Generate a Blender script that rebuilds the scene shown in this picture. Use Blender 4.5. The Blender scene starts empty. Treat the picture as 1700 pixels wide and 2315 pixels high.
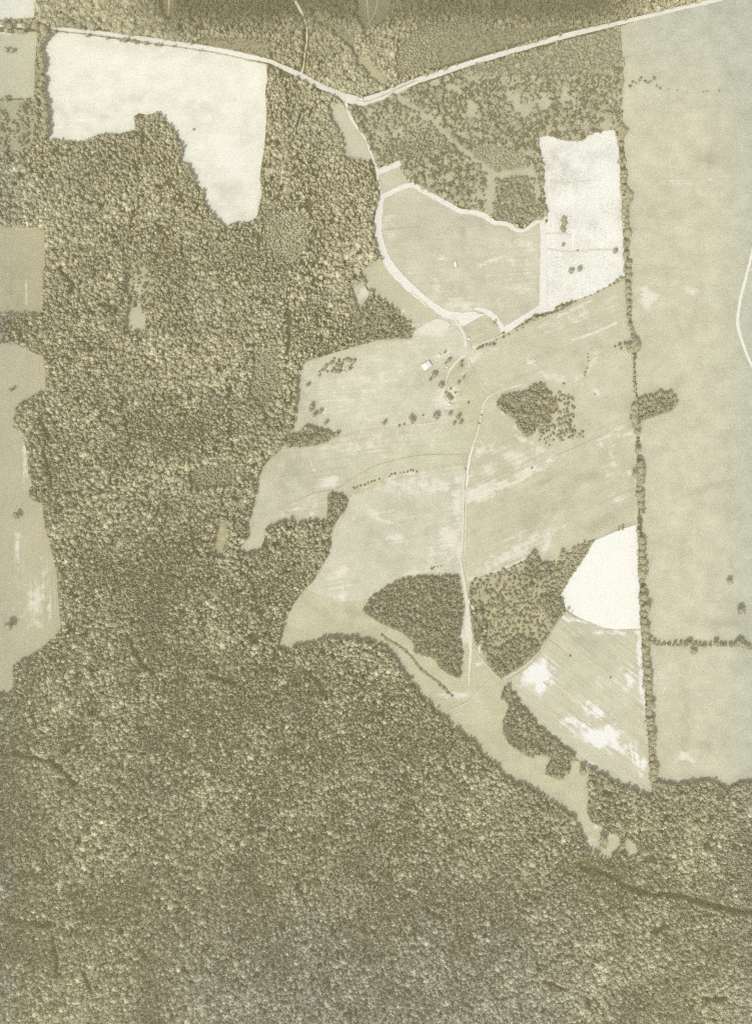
import bpy, bmesh, math, random
import numpy as np
from mathutils import Vector, Matrix
from mathutils.geometry import delaunay_2d_cdt
random.seed(7); RNG = np.random.default_rng(11)
scene = bpy.context.scene
COL = scene.collection
R = math.radians

# ------------------------------------------------------------------ camera, sky, sun
S = 0.6                      # metres on the ground per survey unit
W0, H0 = 1700, 2315
CAMH = 1350.0
cam_d = bpy.data.cameras.new("aerial_camera")
cam = bpy.data.objects.new("aerial_camera", cam_d); COL.objects.link(cam)
cam.location = (0, 0, CAMH); cam.rotation_euler = (0, 0, 0)
cam_d.sensor_fit = 'VERTICAL'; cam_d.sensor_height = 24.0
cam_d.lens = 24.0 * CAMH / (H0 * S)
cam_d.clip_start = 5; cam_d.clip_end = 20000
scene.camera = cam

SUN_EL, SHADOW = 57.0, (0.52, 0.85)          # elevation; where shadows fall (east, north)
n_ = math.hypot(*SHADOW); sdx, sdy = SHADOW[0] / n_, SHADOW[1] / n_
world = bpy.data.worlds.new("World"); scene.world = world; world.use_nodes = True
wn = world.node_tree.nodes; wl = world.node_tree.links
sky = wn.new('ShaderNodeTexSky'); sky.sky_type = 'NISHITA'; sky.sun_disc = False
sky.sun_elevation = R(SUN_EL); sky.sun_rotation = math.atan2(-sdx, -sdy)
sky.air_density = 0.7; sky.dust_density = 4.0; sky.ozone_density = 0.4
tint = wn.new('ShaderNodeMix'); tint.data_type = 'RGBA'; tint.blend_type = 'MULTIPLY'; tint.inputs[0].default_value = 1.0
tint.inputs[7].default_value = (1.04, 0.99, 0.80, 1)      # sepia-toned air light
wl.new(sky.outputs[0], tint.inputs[6]); wl.new(tint.outputs[2], wn['Background'].inputs[0]); wn['Background'].inputs[1].default_value = 0.15
sl = bpy.data.lights.new("sun", 'SUN'); sl.energy = 2.8; sl.angle = R(0.5); sl.color = (1.0, 0.96, 0.87)
so = bpy.data.objects.new("sun", sl); COL.objects.link(so)
ld = Vector((sdx * math.cos(R(SUN_EL)), sdy * math.cos(R(SUN_EL)), -math.sin(R(SUN_EL))))
so.rotation_euler = ld.to_track_quat('-Z', 'Y').to_euler(); so.location = (-300, -500, 900)
scene.view_settings.view_transform = 'Standard'; scene.view_settings.look = 'None'
scene.view_settings.exposure = 2.0; scene.view_settings.gamma = 1.0
HAZE = 0.62e-4
scene.cycles.use_denoising = False
scene.cycles.max_bounces = 4; scene.cycles.diffuse_bounces = 3

# ------------------------------------------------------------------ helpers
KC = np.array([6.65, 6.05, 5.2])            # light on flat ground in full sun, per channel
def lin(c):
    c = np.asarray(c, float) / 255.0
    return np.where(c <= 0.04045, c / 12.92, ((c + 0.055) / 1.055) ** 2.4)
def alb(*c): return lin(c) / KC
def wx(x): return (x - W0 / 2) * S
def wy(y): return (H0 / 2 - y) * S
def tagkind(o, kind): o['kind'] = kind; return o

def vnoise(x, y, seed):
    rs = np.random.default_rng(seed); T = rs.random((256, 256))
    xi = np.floor(x).astype(int); yi = np.floor(y).astype(int)
    fx = x - xi; fy = y - yi; fx = fx * fx * (3 - 2 * fx); fy = fy * fy * (3 - 2 * fy)
    a = T[xi & 255, yi & 255]; b = T[(xi + 1) & 255, yi & 255]
    c = T[xi & 255, (yi + 1) & 255]; d = T[(xi + 1) & 255, (yi + 1) & 255]
    return (a * (1 - fx) + b * fx) * (1 - fy) + (c * (1 - fx) + d * fx) * fy
def fbm(x, y, size, seed=1, oct=4):
    x = np.asarray(x, float) / size; y = np.asarray(y, float) / size
    s = 0; a = 1; t = 0
    for k in range(oct):
        s = s + a * vnoise(x + 37.3 * k, y + 11.9 * k, seed + k); t += a; a *= 0.55; x = x * 2.03; y = y * 2.03
    return s / t
def smooth(e0, e1, v):
    t = np.clip((v - e0) / (e1 - e0), 0, 1); return t * t * (3 - 2 * t)

def seg_dist(px, py, poly):
    d = np.full(px.shape, 1e9)
    for (x0, y0), (x1, y1) in zip(poly[:-1], poly[1:]):
        vx, vy = x1 - x0, y1 - y0; L = vx * vx + vy * vy + 1e-9
        t = np.clip(((px - x0) * vx + (py - y0) * vy) / L, 0, 1)
        d = np.minimum(d, np.hypot(px - x0 - t * vx, py - y0 - t * vy))
    return d

def P(s):                                    # "x,y x,y ..." -> list of points
    return [tuple(float(v) for v in t.split(',')) for t in s.split()]

# ------------------------------------------------------------------ survey: outlines (survey units, y down)
OPEN = {
 'hay': P("112,71 170,76 230,84 300,95 400,107 500,121 551,132 603,145 605,180 600,206 603,272 597,342 588,393 592,439 585,472 580,492 551,506 530,503 506,513 491,497 464,460 457,433 436,400 448,421 424,372 409,366 412,327 396,297 372,272 357,250 336,262 315,256 304,262 306,294 288,299 257,305 224,303 197,317 170,321 106,314 112,260 100,218 103,182 97,136 97,94"),
 'nw_pasture': P("-200,72 85,72 80,150 78,222 -200,225"),
 'scatter_ground': P("-200,225 50,226 80,222 84,300 64,335 30,345 -200,345"),
 'nw_field': P("-200,-200 88,-200 82,5 78,40 40,45 -200,40"),
 'lane_wedge': P("742,230 775,234 793,270 818,304 833,338 841,363 803,362 775,353 775,321 766,297 751,272"),
 'loop_wedge': P("812,612 858,583 890,620 930,660 975,700 1000,715 960,728 921,730 885,690 851,672 830,648"),
 'loop_meadow': P("864,446 891,433 927,418 951,430 1018,468 1060,480 1106,495 1145,507 1166,521 1184,521 1233,491 1228,690 1206,706 1139,748 1100,706 1078,698 1051,715 1009,712 982,697 945,666 906,630 879,597 864,563 854,521 857,482"),
 'small_plot': P("853,388 900,372 912,392 925,415 862,442"),
 'crop': P("1203,315 1224,306 1248,309 1276,318 1315,318 1333,303 1363,297 1388,294 1397,318 1401,378 1403,424 1409,545 1412,624 1382,642 1336,666 1291,682 1260,691 1248,705 1218,712 1222,520 1238,500 1236,470 1230,430 1230,387 1224,348 1216,318"),
 'east': P("1400,60 1408,150 1407,300 1416,400 1420,600 1428,750 1440,900 1445,1100 1453,1250 1460,1450 1470,1650 1480,1768 1520,1775 1560,1772 1600,1768 1625,1772 1650,1785 1670,1770 1700,1772 1930,1775 1930,-120 1700,-30 1533,15"),
 'farm': P("672,848 690,818 763,795 863,765 930,765 933,745 921,732 979,718 1009,710 1078,698 1136,755 1248,707 1291,684 1412,628 1428,770 1440,960 1443,1183 1394,1200 1342,1223 1299,1238 1272,1253 1245,1272 1227,1272 1206,1250 1190,1266 1139,1290 1072,1308 1060,1340 1060,1372 1069,1400 1081,1460 1112,1515 1133,1533 1163,1515 1187,1500 1218,1472 1224,1457 1254,1412 1279,1381 1300,1394 1448,1422 1457,1563 1466,1676 1474,1809 1460,1803 1424,1785 1394,1776 1357,1751 1330,1736 1330,1782 1330,1809 1327,1836 1336,1857 1363,1872 1394,1891 1412,1891 1436,1909 1442,1924 1469,1930 1481,1945 1454,1948 1439,1948 1421,1948 1412,1927 1397,1927 1382,1936 1363,1948 1360,1939 1342,1933 1329,1927 1321,1897 1306,1866 1291,1842 1267,1830 1254,1818 1224,1800 1178,1772 1163,1779 1160,1763 1133,1754 1121,1730 1094,1712 1081,1691 1063,1673 1042,1660 1024,1645 1000,1624 982,1600 957,1581 942,1554 915,1527 900,1500 884,1480 872,1464 854,1458 836,1447 818,1451 781,1445 733,1442 715,1454 669,1460 645,1478 632,1454 642,1424 642,1394 654,1382 672,1354 694,1327 715,1303 721,1287 736,1266 745,1236 742,1215 751,1190 736,1180 703,1176 685,1182 666,1191 654,1177 618,1188 600,1194 597,1221 588,1246 557,1251 536,1250 559,1215 557,1190 566,1157 576,1121 582,1078 594,1054 618,1030 636,1010 645,985 663,969 666,939 672,896"),
 'west_a': P("-200,508 76,513 101,521 101,563 103,600 98,612 97,697 91,712 60,709 -200,712"),
 'west_b': P("-200,770 30,777 48,784 97,806 104,839 104,890 82,890 45,912 33,924 32,966 51,985 64,1027 65,1072 76,1095 67,1106 66,1127 97,1139 103,1193 115,1239 130,1296 132,1336 138,1412 137,1430 115,1448 85,1475 60,1490 30,1503 30,1548 27,1572 -200,1575"),
 'white': P("1394,1200 1342,1223 1321,1261 1291,1303 1267,1345 1279,1379 1300,1392 1336,1407 1370,1420 1394,1423 1448,1421 1446,1350 1443,1250 1440,1185"),
 'glade_w': P("287,666 300,640 318,638 324,672 330,718 327,745 303,751 281,742 287,712"),
 'glade_c': P("790,642 821,639 836,666 820,690 806,705 798,675"),
 'glade_s': P("490,1185 508,1180 520,1212 503,1240 514,1268 490,1262 480,1240"),
 'glade_n1': P("790,106 812,118 839,142 878,179 866,196 833,172 806,136"),
 'glade_n2': P("800,-150 888,-150 884,20 862,50 830,68 812,58 805,20"),
 'glade_n0': P("356,-30 396,-30 391,46 378,44 363,30"),
 'glade_n3': P("697,8 722,22 765,52 793,82 804,108 784,104 745,68 705,42"),
 'rough_n': P("1299,62 1209,86 1130,110 1057,132 997,150 985,118 1040,84 1120,66 1230,58"),
 'rough_n2': P("600,134 551,121 500,108 430,98 450,86 520,82 590,84 618,104"),
}
# wooded ground inside and beside the fields
ZONES = [  # name, kind, outline ;  kinds: 2 scattered shrubs, 3 thicket of young growth, 4 mixed scrub wood, 5 copse of small trees
 ('scrubland', 4, P("785,240 830,232 930,198 1060,155 1209,115 1290,88 1398,64 1408,150 1408,290 1388,292 1315,316 1276,316 1203,313 1216,318 1226,360 1230,400 1236,470 1233,488 1206,498 1184,512 1145,498 1106,486 1060,471 1018,458 951,420 927,410 907,378 900,362 851,378 839,340 818,300 800,265")),
 ('dry', 2, P("862,262 915,240 960,265 985,300 960,322 900,330 852,338 838,318")),
 ('pent', 3, P("1052,338 1090,330 1130,330 1180,350 1203,380 1196,388 1130,392 1100,380 1075,355")),
 ('strip', 5, P("845,340 880,332 940,318 985,322 1000,336 985,350 920,352 900,362 851,378 846,360")),
 ('ne_grove', 5, P("1000,168 1209,118 1290,90 1398,66 1404,140 1380,165 1300,160 1220,165 1130,168 1060,165")),
 ('se_dense', 5, P("1130,395 1190,398 1205,440 1236,470 1230,488 1200,496 1165,508 1120,492 1108,470 1125,450")),
 ('copse_fan', 5, P("818,1379 839,1351 885,1320 918,1308 982,1302 1034,1303 1040,1336 1046,1382 1040,1442 1044,1481 1041,1527 1037,1532 1018,1528 994,1510 982,1491 936,1475 933,1451 909,1430 860,1409 830,1391")),
 ('copse_east', 2, P("1064,1320 1072,1308 1139,1290 1190,1266 1206,1250 1227,1272 1245,1272 1272,1253 1299,1238 1318,1226 1342,1224 1321,1261 1291,1303 1267,1345 1277,1379 1254,1410 1224,1457 1215,1472 1187,1498 1163,1513 1133,1530 1112,1513 1093,1481 1096,1430 1100,1412 1085,1388 1064,1360")),
 ('copse_tip', 5, P("1186,1268 1206,1250 1227,1272 1245,1276 1244,1298 1234,1310 1210,1316 1192,1305 1182,1285")),
 ('copse_bulge', 5, P("1178,1342 1186,1326 1204,1323 1208,1336 1196,1346")),
 ('thick_neck', 3, P("1318,1226 1342,1224 1321,1261 1291,1303 1267,1345 1240,1340 1235,1320 1270,1285 1285,1250")),
 ('thick_e', 5, P("1225,1345 1262,1340 1280,1378 1254,1404 1240,1400 1228,1380 1215,1365")),
 ('thick_s', 5, P("1120,1480 1150,1450 1180,1442 1205,1455 1214,1472 1187,1497 1163,1512 1133,1530 1112,1510")),
 ('sliver', 5, P("1063,1372 1088,1406 1089,1424 1078,1463 1069,1442 1063,1400")),
 ('copse_se', 5, P("1139,1553 1157,1565 1175,1589 1206,1626 1230,1653 1272,1686 1297,1705 1310,1721 1291,1721 1286,1748 1264,1764 1233,1751 1238,1730 1245,1714 1200,1700 1206,1715 1184,1706 1157,1688 1136,1660 1136,1630 1151,1600 1148,1590 1131,1575")),
 ('copse_ne', 5, P("1121,909 1130,897 1169,888 1194,885 1197,873 1221,866 1233,875 1242,887 1263,915 1263,927 1245,936 1242,957 1212,960 1209,979 1190,988 1172,969 1163,945 1142,936 1124,921")),
 ('copse_scatter', 2, P("1243,885 1290,880 1300,920 1298,960 1330,990 1300,990 1240,1008 1215,995 1212,965 1243,957")),
 ('hedge_bump', 5, P("1439,909 1460,898 1491,891 1518,889 1530,906 1527,918 1515,930 1488,939 1448,951 1438,930")),
 ('tree_spur', 5, P("648,1009 640,990 672,979 690,963 736,972 760,985 739,997 703,1009 672,1011")),
 ('brush_a', 2, P("715,845 733,829 757,808 803,812 806,833 778,842 733,845 721,851")),
 ('wood_thumb', 5, P("741,1118 769,1115 784,1129 784,1136 775,1163 751,1188 738,1178")),
 ('farm_wood', 5, P("836,668 851,674 885,692 921,733 930,745 930,764 863,768 800,784 800,705 806,705")),
 ('nw_scatter', 2, P("33,262 50,228 78,222 80,300 60,330 20,330")),
 ('roughbrush_n', 6, P("1299,66 1209,90 1130,114 1057,136 997,153 985,118 1040,84 1120,66 1230,58")),
 ('roughbrush_w', 6, P("600,134 551,121 500,108 430,98 450,86 520,82 590,84 618,104")),
 ('brush_n3', 6, P("697,8 722,22 765,52 793,82 804,108 784,104 745,68 705,42")),
 ('nw_scatter2', 2, P("-200,235 30,250 28,345 -200,345")),
 ('young_a', 3, P("595,480 690,480 700,540 660,600 600,570")),
 ('young_b', 3, P("575,790 630,790 640,850 600,930 560,900")),
 ('young_c', 3, P("425,1055 525,1045 525,1100 430,1110")),
 ('young_d', 3, P("940,60 1060,40 1100,70 985,115 995,150 900,175 890,120")),
 ('glade_brush', 2, P("280,600 320,585 348,640 345,705 326,712 300,700 288,690")),
]
# narrow openings that stay treeless (stream gullies, rides, grass lanes)
GAPS = [
 (P("1315,1962 1321,1966 1366,1972 1412,2003 1472,2021 1533,2024 1593,2042 1639,2054 1699,2066 1760,2075"), 7),
 (P("30,1702 60,1710 121,1721 151,1751 172,1772"), 5), (P("20,2075 50,2085 110,2092"), 6), (P("120,2120 130,2170 128,2210"), 5),
 (P("470,1528 500,1534 530,1545"), 6),
 (P("290,1440 320,1500 345,1520"), 5), 
 (P("700,1520 735,1570"), 5), (P("540,1288 575,1320 580,1370"), 4), (P("650,700 655,760 652,800"), 4),
 (P("135,610 165,640 160,660"), 5), (P("230,690 265,695"), 5), (P("1190,2020 1215,2030"), 6),
 (P("260,1030 265,1060 240,1100"), 1.8), (P("265,860 300,1020"), 1.5), (P("245,1240 235,1320"), 1.8), (P("510,1100 500,1135"), 2.5),
 (P("686,230 680,270 655,310"), 2), (P("370,395 385,405 372,412"), 3), (P("960,2055 1000,2075"), 5), (P("320,2150 330,2165"), 7),
 (P("190,2200 205,2240"), 6), (P("1480,2110 1500,2090"), 5), (P("1230,2220 1275,2235"), 5), (P("1600,2260 1640,2255"), 6),
 (P("100,1020 115,1080"), 5), (P("90,945 112,990"), 6), 
]
LANES = [  # grass lanes through the scrub
 (P("900,218 927,239 970,266 994,291 1030,324 1072,363 1097,384 1127,397"), 7), (P("1127,397 1203,387"), 7.5), (P("1109,397 1107,472"), 11),
 (P("1203,380 1215,439"), 9),
]
ROADS = {
 'main': [(-220,50,9),(0,57,9),(105,62,9),(150,67,9),(212,73,9),(303,85,10),(393,98,11),(500,115,11),(551,126,12),(609,139,9),(633,150,10),(678,170,13),(718,192,13),(757,209,14),(790,224,20),(818,230,19),(830,227,18),(876,212,17),(930,188,14),(997,165,13),(1057,145,12),(1133,123,12),(1209,101,12),(1299,76,12),(1382,57,10),(1442,42,9),(1533,20,9),(1609,3,9),(1700,-22,9),(1930,-85,9)],
 'spur': [(645,-150,4),(655,-40,5),(666,0,6),(681,27,5.5),(692,60,4.5),(694,91,4),(689,121,3.5),(686,151,3.5),(680,170,5)],
 'lane': [(780,226,11),(784,240,7),(790,258,7),(802,281,6),(824,312,5),(839,348,5),(851,381,5),(855,408,5),(862,442,6)],
 'loop': [(864,440,13),(859,462,15),(857,482,16),(854,521,18),(864,563,18),(879,597,19),(906,630,19),(945,666,18),(982,695,18),(1009,710,17),(1040,715,17),(1078,708,8)],
 'loop_north': [(862,447,10),(891,432,11),(927,419,12),(951,428,12),(982,446,12),(1018,465,12),(1039,477,11),(1060,479,12),(1088,485,12),(1106,495,11),(1118,503,11),(1145,507,11),(1166,519,11),(1184,521,8),(1206,506,10),(1236,490,10)],
 'strip_east': [(1226,500,13),(1228,551,13),(1228,642,13),(1228,692,14)],
 'strip_south': [(1238,690,14),(1206,706,14),(1169,730,14),(1139,747,14)],
 'strip_sw': [(1136,750,12),(1131,735,10),(1115,716,13),(1100,706,12),(1078,698,7),(1072,700,3)],
 'drive': [(1022,712,6),(1030,726,6.5),(1042,744,6.5),(1050,759,6.5),(1052,771,7),(1052,786,9),(1048,803,10),(1035,816,6.5),(1023,828,5.5),(1014,843,4.5),(1010,856,2.5),(1006,868,3),(1001,882,6),(999,896,7),(1005,908,9),(1018,915,8)],
 'east_road': [(1745,380,5),(1720,470,6),(1700,566,6),(1684,630,6.5),(1672,678,6.5),(1666,727,7),(1675,769,7),(1690,809,6.5),(1700,830,6),(1725,880,5),(1760,940,5)],
 'mid': [(1043,1285,4),(1048,1315,8),(1053,1345,8),(1057,1375,9),(1057,1402,14),(1058,1425,18),(1062,1445,12),(1063,1470,6),(1061,1503,4),(1060,1550,2)],
 'yard': [(1046,792,14),(1056,796,22),(1068,799,16),(1074,802,6)],
 'bare_square': [(850,390,14),(870,383,14),(890,375,14),(905,369,14)],
}
TRACKS = [  # pale farm tracks and footpaths (points, width, shade)
 (P("1118,889 1097,906 1088,936 1078,982 1067,1012 1061,1036"), 3.2, 1), (P("1058,812 1078,850 1096,876 1116,889"), 1.6, 0), (P("1070,1010 1063,1030 1058,1055 1056,1085 1055,1100"), 5.0, 2),
 (P("1051,1070 1047,1105 1047,1163 1045,1224 1041,1262"), 3.4, 1), (P("1055,1100 1053,1163 1051,1224 1049,1290"), 2.6, 1),
 (P("1041,1262 1046,1300 1051,1330 1056,1370 1061,1412 1063,1440 1064,1472 1061,1503 1060,1550"), 5.2, 1),
 (P("1058,1356 1066,1371 1081,1394 1093,1413 1094,1424 1088,1448 1083,1470 1084,1478"), 4.4, 2),
 (P("1067,1455 1078,1475 1090,1491 1112,1518 1142,1545"), 2.6, 0), (P("1006,1612 1030,1600 1060,1585 1082,1562 1109,1535"), 1.8, 1),
 (P("1136,757 1103,771 1078,781"), 3.0, 1), (P("790,1115 781,1148 763,1184 748,1236 736,1276 721,1312"), 2.0, 1),
 (P("1224,1474 1239,1442 1256,1412 1272,1384"), 3.0, 3), (P("1142,1540 1187,1512 1224,1474"), 3.0, 3),
 (P("1236,1446 1262,1464 1285,1492"), 1.8, 0), (P("640,1145 700,1120 760,1104 800,1080 860,1050 950,1030 1058,1028"), 1.3, 4),
 (P("1121,1307 1139,1293 1190,1268 1204,1250"), 2.6, 1), (P("1064,1322 1100,1303 1121,1298"), 2.4, 1), (P("1245,1275 1272,1256 1299,1240 1342,1221"), 2.2, 1),
 (P("1245,1036 1285,1020 1330,1000 1380,975"), 2.0, 0), (P("1600,642 1625,652 1642,670 1655,700 1662,720"), 1.4, 0),
 (P("1430,598 1500,606 1560,612"), 1.2, 0), (P("872,519 900,518 950,513"), 1.2, 3), (P("838,70 830,0 840,-80"), 2.0, 3), (P("828,66 850,20 862,-60"), 1.6, 3),
 (P("828,66 826,95 815,122"), 2.4, 3), (P("381,40 383,0 378,-40"), 3.0, 3), (P("535,52 560,30 580,8"), 3.5, 3),
 (P("245,1255 238,1290 236,1325"), 1.8, 0), (P("262,1072 250,1100 243,1130"), 1.8, 0), (P("523,1103 513,1122 500,1150"), 2.6, 1),
 (P("1236,563 1290,571 1340,566 1390,565"), 3.5, 5), (P("1232,529 1262,528 1290,531"), 3, 5), (P("1242,409 1275,415 1330,409"), 2.6, 5), (P("686,232 682,262 672,290 656,308"), 2.0, 0),
]

# ------------------------------------------------------------------ rasterised survey (which ground carries trees)
M = 230; RW, RH = W0 + 2 * M, H0 + 2 * M
def fill(mask, poly, val):
    px = np.array([p[0] for p in poly]); py = np.array([p[1] for p in poly])
    qx = np.roll(px, -1); qy = np.roll(py, -1)
    for yy in range(max(0, int(py.min()) + M), min(RH, int(py.max()) + M + 2)):
        y = yy - M + 0.5
        k = (py <= y) != (qy <= y)
        if not k.any(): continue
        xs = np.sort(px[k] + (y - py[k]) / (qy[k] - py[k]) * (qx[k] - px[k]))
        for a, b in zip(xs[0::2], xs[1::2]):
            mask[yy, max(0, int(a + M + 0.5)):max(0, int(b + M + 0.5))] = val
zone = np.zeros((RH, RW), np.uint8)
for n, k, p in ZONES:
    if n == 'scrubland' or n.startswith('young'): fill(zone, p, k)
for n, p in OPEN.items():
    fill(zone, p, 1)
for n, k, p in ZONES:
    if n != 'scrubland' and not n.startswith('young'): fill(zone, p, k)
def stroke(mask, poly, hw, val):
    xs = [p[0] for p in poly]; ys = [p[1] for p in poly]
    x0 = max(0, int(min(xs) - hw - 2 + M)); x1 = min(RW, int(max(xs) + hw + 3 + M)); y0 = max(0, int(min(ys) - hw - 2 + M)); y1 = min(RH, int(max(ys) + hw + 3 + M))
    if x1 <= x0 or y1 <= y0: return
    gx, gy = np.meshgrid(np.arange(x0, x1) - M + .5, np.arange(y0, y1) - M + .5)
    d = seg_dist(gx, gy, poly) + (fbm(gx, gy, 14, 5) - .5) * hw * 1.1
    sub = mask[y0:y1, x0:x1]; sub[d < hw] = val
UNDER = [(P("1403,290 1405,350 1408,410 1413,440 1415,500 1417,560 1419,620 1419,690 1424,735 1433,765 1436,790 1434,820"), 3.4), (P("1435,915 1440,975 1444,1020 1447,1080 1446,1160 1448,1200 1452,1260 1453,1340 1457,1400 1458,1450 1462,1520 1466,1580 1469,1640 1474,1710 1478,1766"), 4.2),
 (P("1472,1457 1530,1458 1600,1459 1660,1459 1700,1464"), 2.6), (P("0,56 40,50 85,52"), 4), (P("96,70 92,130 92,190 98,250 103,308"), 5), (P("1210,718 1262,700 1300,680"), 2), (P("1078,788 1100,779 1118,776"), 1.6)]
for p, hw in UNDER: stroke(zone, p, hw, 7)
for p, hw in GAPS: stroke(zone, p, hw, 1)
for p, hw in LANES: stroke(zone, p, hw, 1)
for n, pts in ROADS.items():
    for a, b in zip(pts[:-1], pts[1:]): stroke(zone, [a[:2], b[:2]], (a[2] + b[2]) / 4 + (2.5 if n in ('main', 'loop', 'loop_north') else 4.5 if n == 'spur' else 1.5), 1)

# ------------------------------------------------------------------ materials
def new_mat(name):
    m = bpy.data.materials.new(name); m.use_nodes = True
    nt = m.node_tree; b = nt.nodes['Principled BSDF']
    b.inputs['Roughness'].default_value = 0.95; b.inputs['Specular IOR Level'].default_value = 0.08
    return m, nt, b
def noise(nt, vec, scale, detail=4, rough=0.6):
    n = nt.nodes.new('ShaderNodeTexNoise'); n.inputs['Scale'].default_value = scale
    n.inputs['Detail'].default_value = detail; n.inputs['Roughness'].default_value = rough
    nt.links.new(vec, n.inputs['Vector']); return n.outputs['Fac']
def mathn(nt, op, a, b=None, c=None, clamp=False):
    n = nt.nodes.new('ShaderNodeMath'); n.operation = op; n.use_clamp = clamp
    for i, v in enumerate((a, b, c)):
        if v is None: continue
        if isinstance(v, (int, float)): n.inputs[i].default_value = v
        else: nt.links.new(v, n.inputs[i])
    return n.outputs[0]
def maprange(nt, v, a, b, c, d, smoothed=False):
    n = nt.nodes.new('ShaderNodeMapRange'); n.interpolation_type = 'SMOOTHSTEP' if smoothed else 'LINEAR'
    nt.links.new(v, n.inputs[0])
    for i, q in enumerate((a, b, c, d)): n.inputs[i + 1].default_value = q
    return n.outputs[0]
def mul(nt, col, fac):
    n = nt.nodes.new('ShaderNodeVectorMath'); n.operation = 'SCALE'
    nt.links.new(col, n.inputs[0]) if not isinstance(col, (tuple, list, np.ndarray)) else setattr(n.inputs[0], 'default_value', tuple(col)[:3])
    nt.links.new(fac, n.inputs['Scale']) if not isinstance(fac, float) else setattr(n.inputs['Scale'], 'default_value', fac)
    return n.outputs[0]
def objco(nt):
    return nt.nodes.new('ShaderNodeNewGeometry').outputs['Position']

def field_mat(name, streak=0.0, angle=0.0, mottle=0.10, fine=0.10, speck=0.0, bare=(238, 231, 214), bscale=0.075):
    m, nt, b = new_mat(name)
    at = nt.nodes.new('ShaderNodeAttribute'); at.attribute_name = 'col'
    ab = nt.nodes.new('ShaderNodeAttribute'); ab.attribute_name = 'bare'
    pos = objco(nt)
    n1 = noise(nt, pos, 0.045, 5, 0.6); n2 = noise(nt, pos, 0.45, 3, 0.7)
    f = mathn(nt, 'ADD', 1.0, mathn(nt, 'MULTIPLY', mathn(nt, 'SUBTRACT', n1, 0.5), mottle * 2.4))
    f = mathn(nt, 'MULTIPLY', f, mathn(nt, 'ADD', 1.0, mathn(nt, 'MULTIPLY', mathn(nt, 'SUBTRACT', n2, 0.5), fine * 2.6)))
    mp = nt.nodes.new('ShaderNodeMapping'); mp.vector_type = 'POINT'
    mp.inputs['Rotation'].default_value = (0, 0, R(-angle)); mp.inputs['Scale'].default_value = (0.012, 0.30, 0.1)
    nt.links.new(pos, mp.inputs['Vector'])
    # rotate first, then stretch
    vr = nt.nodes.new('ShaderNodeVectorRotate'); vr.rotation_type = 'Z_AXIS'; vr.inputs['Angle'].default_value = R(-angle)
    nt.links.new(pos, vr.inputs['Vector'])
    mp.inputs['Rotation'].default_value = (0, 0, 0); nt.links.new(vr.outputs[0], mp.inputs['Vector'])
    ns = noise(nt, mp.outputs[0], 1.0, 4, 0.65)
    if streak > 0:
        f = mathn(nt, 'MULTIPLY', f, mathn(nt, 'ADD', 1.0, mathn(nt, 'MULTIPLY', mathn(nt, 'SUBTRACT', ns, 0.5), streak * 3.0)))
    if speck > 0:
        sp = noise(nt, pos, 0.55, 3, 0.75); reg = noise(nt, pos, 0.028, 3, 0.5)
        sp = maprange(nt, mathn(nt, 'ADD', sp, mathn(nt, 'MULTIPLY', mathn(nt, 'SUBTRACT', reg, 0.5), 0.35)), 0.50, 0.64, 0.0, 1.0, True)
        f = mathn(nt, 'MULTIPLY', f, mathn(nt, 'SUBTRACT', 1.0, mathn(nt, 'MULTIPLY', sp, speck)))
    base = mul(nt, at.outputs['Color'], f)
    nb = noise(nt, pos, bscale, 6, 0.68)
    nb = mathn(nt, 'ADD', mathn(nt, 'SUBTRACT', nb, 0.5), mathn(nt, 'MULTIPLY', mathn(nt, 'SUBTRACT', ns, 0.5), 0.55 if streak > 0.04 else 0.15))
    msk = maprange(nt, mathn(nt, 'ADD', ab.outputs['Fac'], mathn(nt, 'MULTIPLY', nb, 2.7)), 0.20, 0.95, 0.0, 1.0, True)
    msk = mathn(nt, 'MULTIPLY', msk, maprange(nt, ab.outputs['Fac'], 0.02, 0.2, 0.0, 1.0))
    mx = nt.nodes.new('ShaderNodeMix'); mx.data_type = 'RGBA'
    nt.links.new(msk, mx.inputs[0]); nt.links.new(base, mx.inputs[6]); mx.inputs[7].default_value = (*alb(*bare), 1)
    nt.links.new(mx.outputs[2], b.inputs['Base Color'])
    return m
def plain_mat(name, c, var=0.12, scale=0.3, scale2=2.0, rough=0.9):
    m, nt, b = new_mat(name); pos = objco(nt)
    f = mathn(nt, 'ADD', 1.0, mathn(nt, 'MULTIPLY', mathn(nt, 'SUBTRACT', noise(nt, pos, scale, 4), 0.5), var * 2.5))
    f = mathn(nt, 'MULTIPLY', f, mathn(nt, 'ADD', 1.0, mathn(nt, 'MULTIPLY', mathn(nt, 'SUBTRACT', noise(nt, pos, scale2, 2), 0.5), var * 1.2)))
    nt.links.new(mul(nt, alb(*c), f), b.inputs['Base Color']); b.inputs['Roughness'].default_value = rough
    return m
LEAF = (245, 235, 192)
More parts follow.
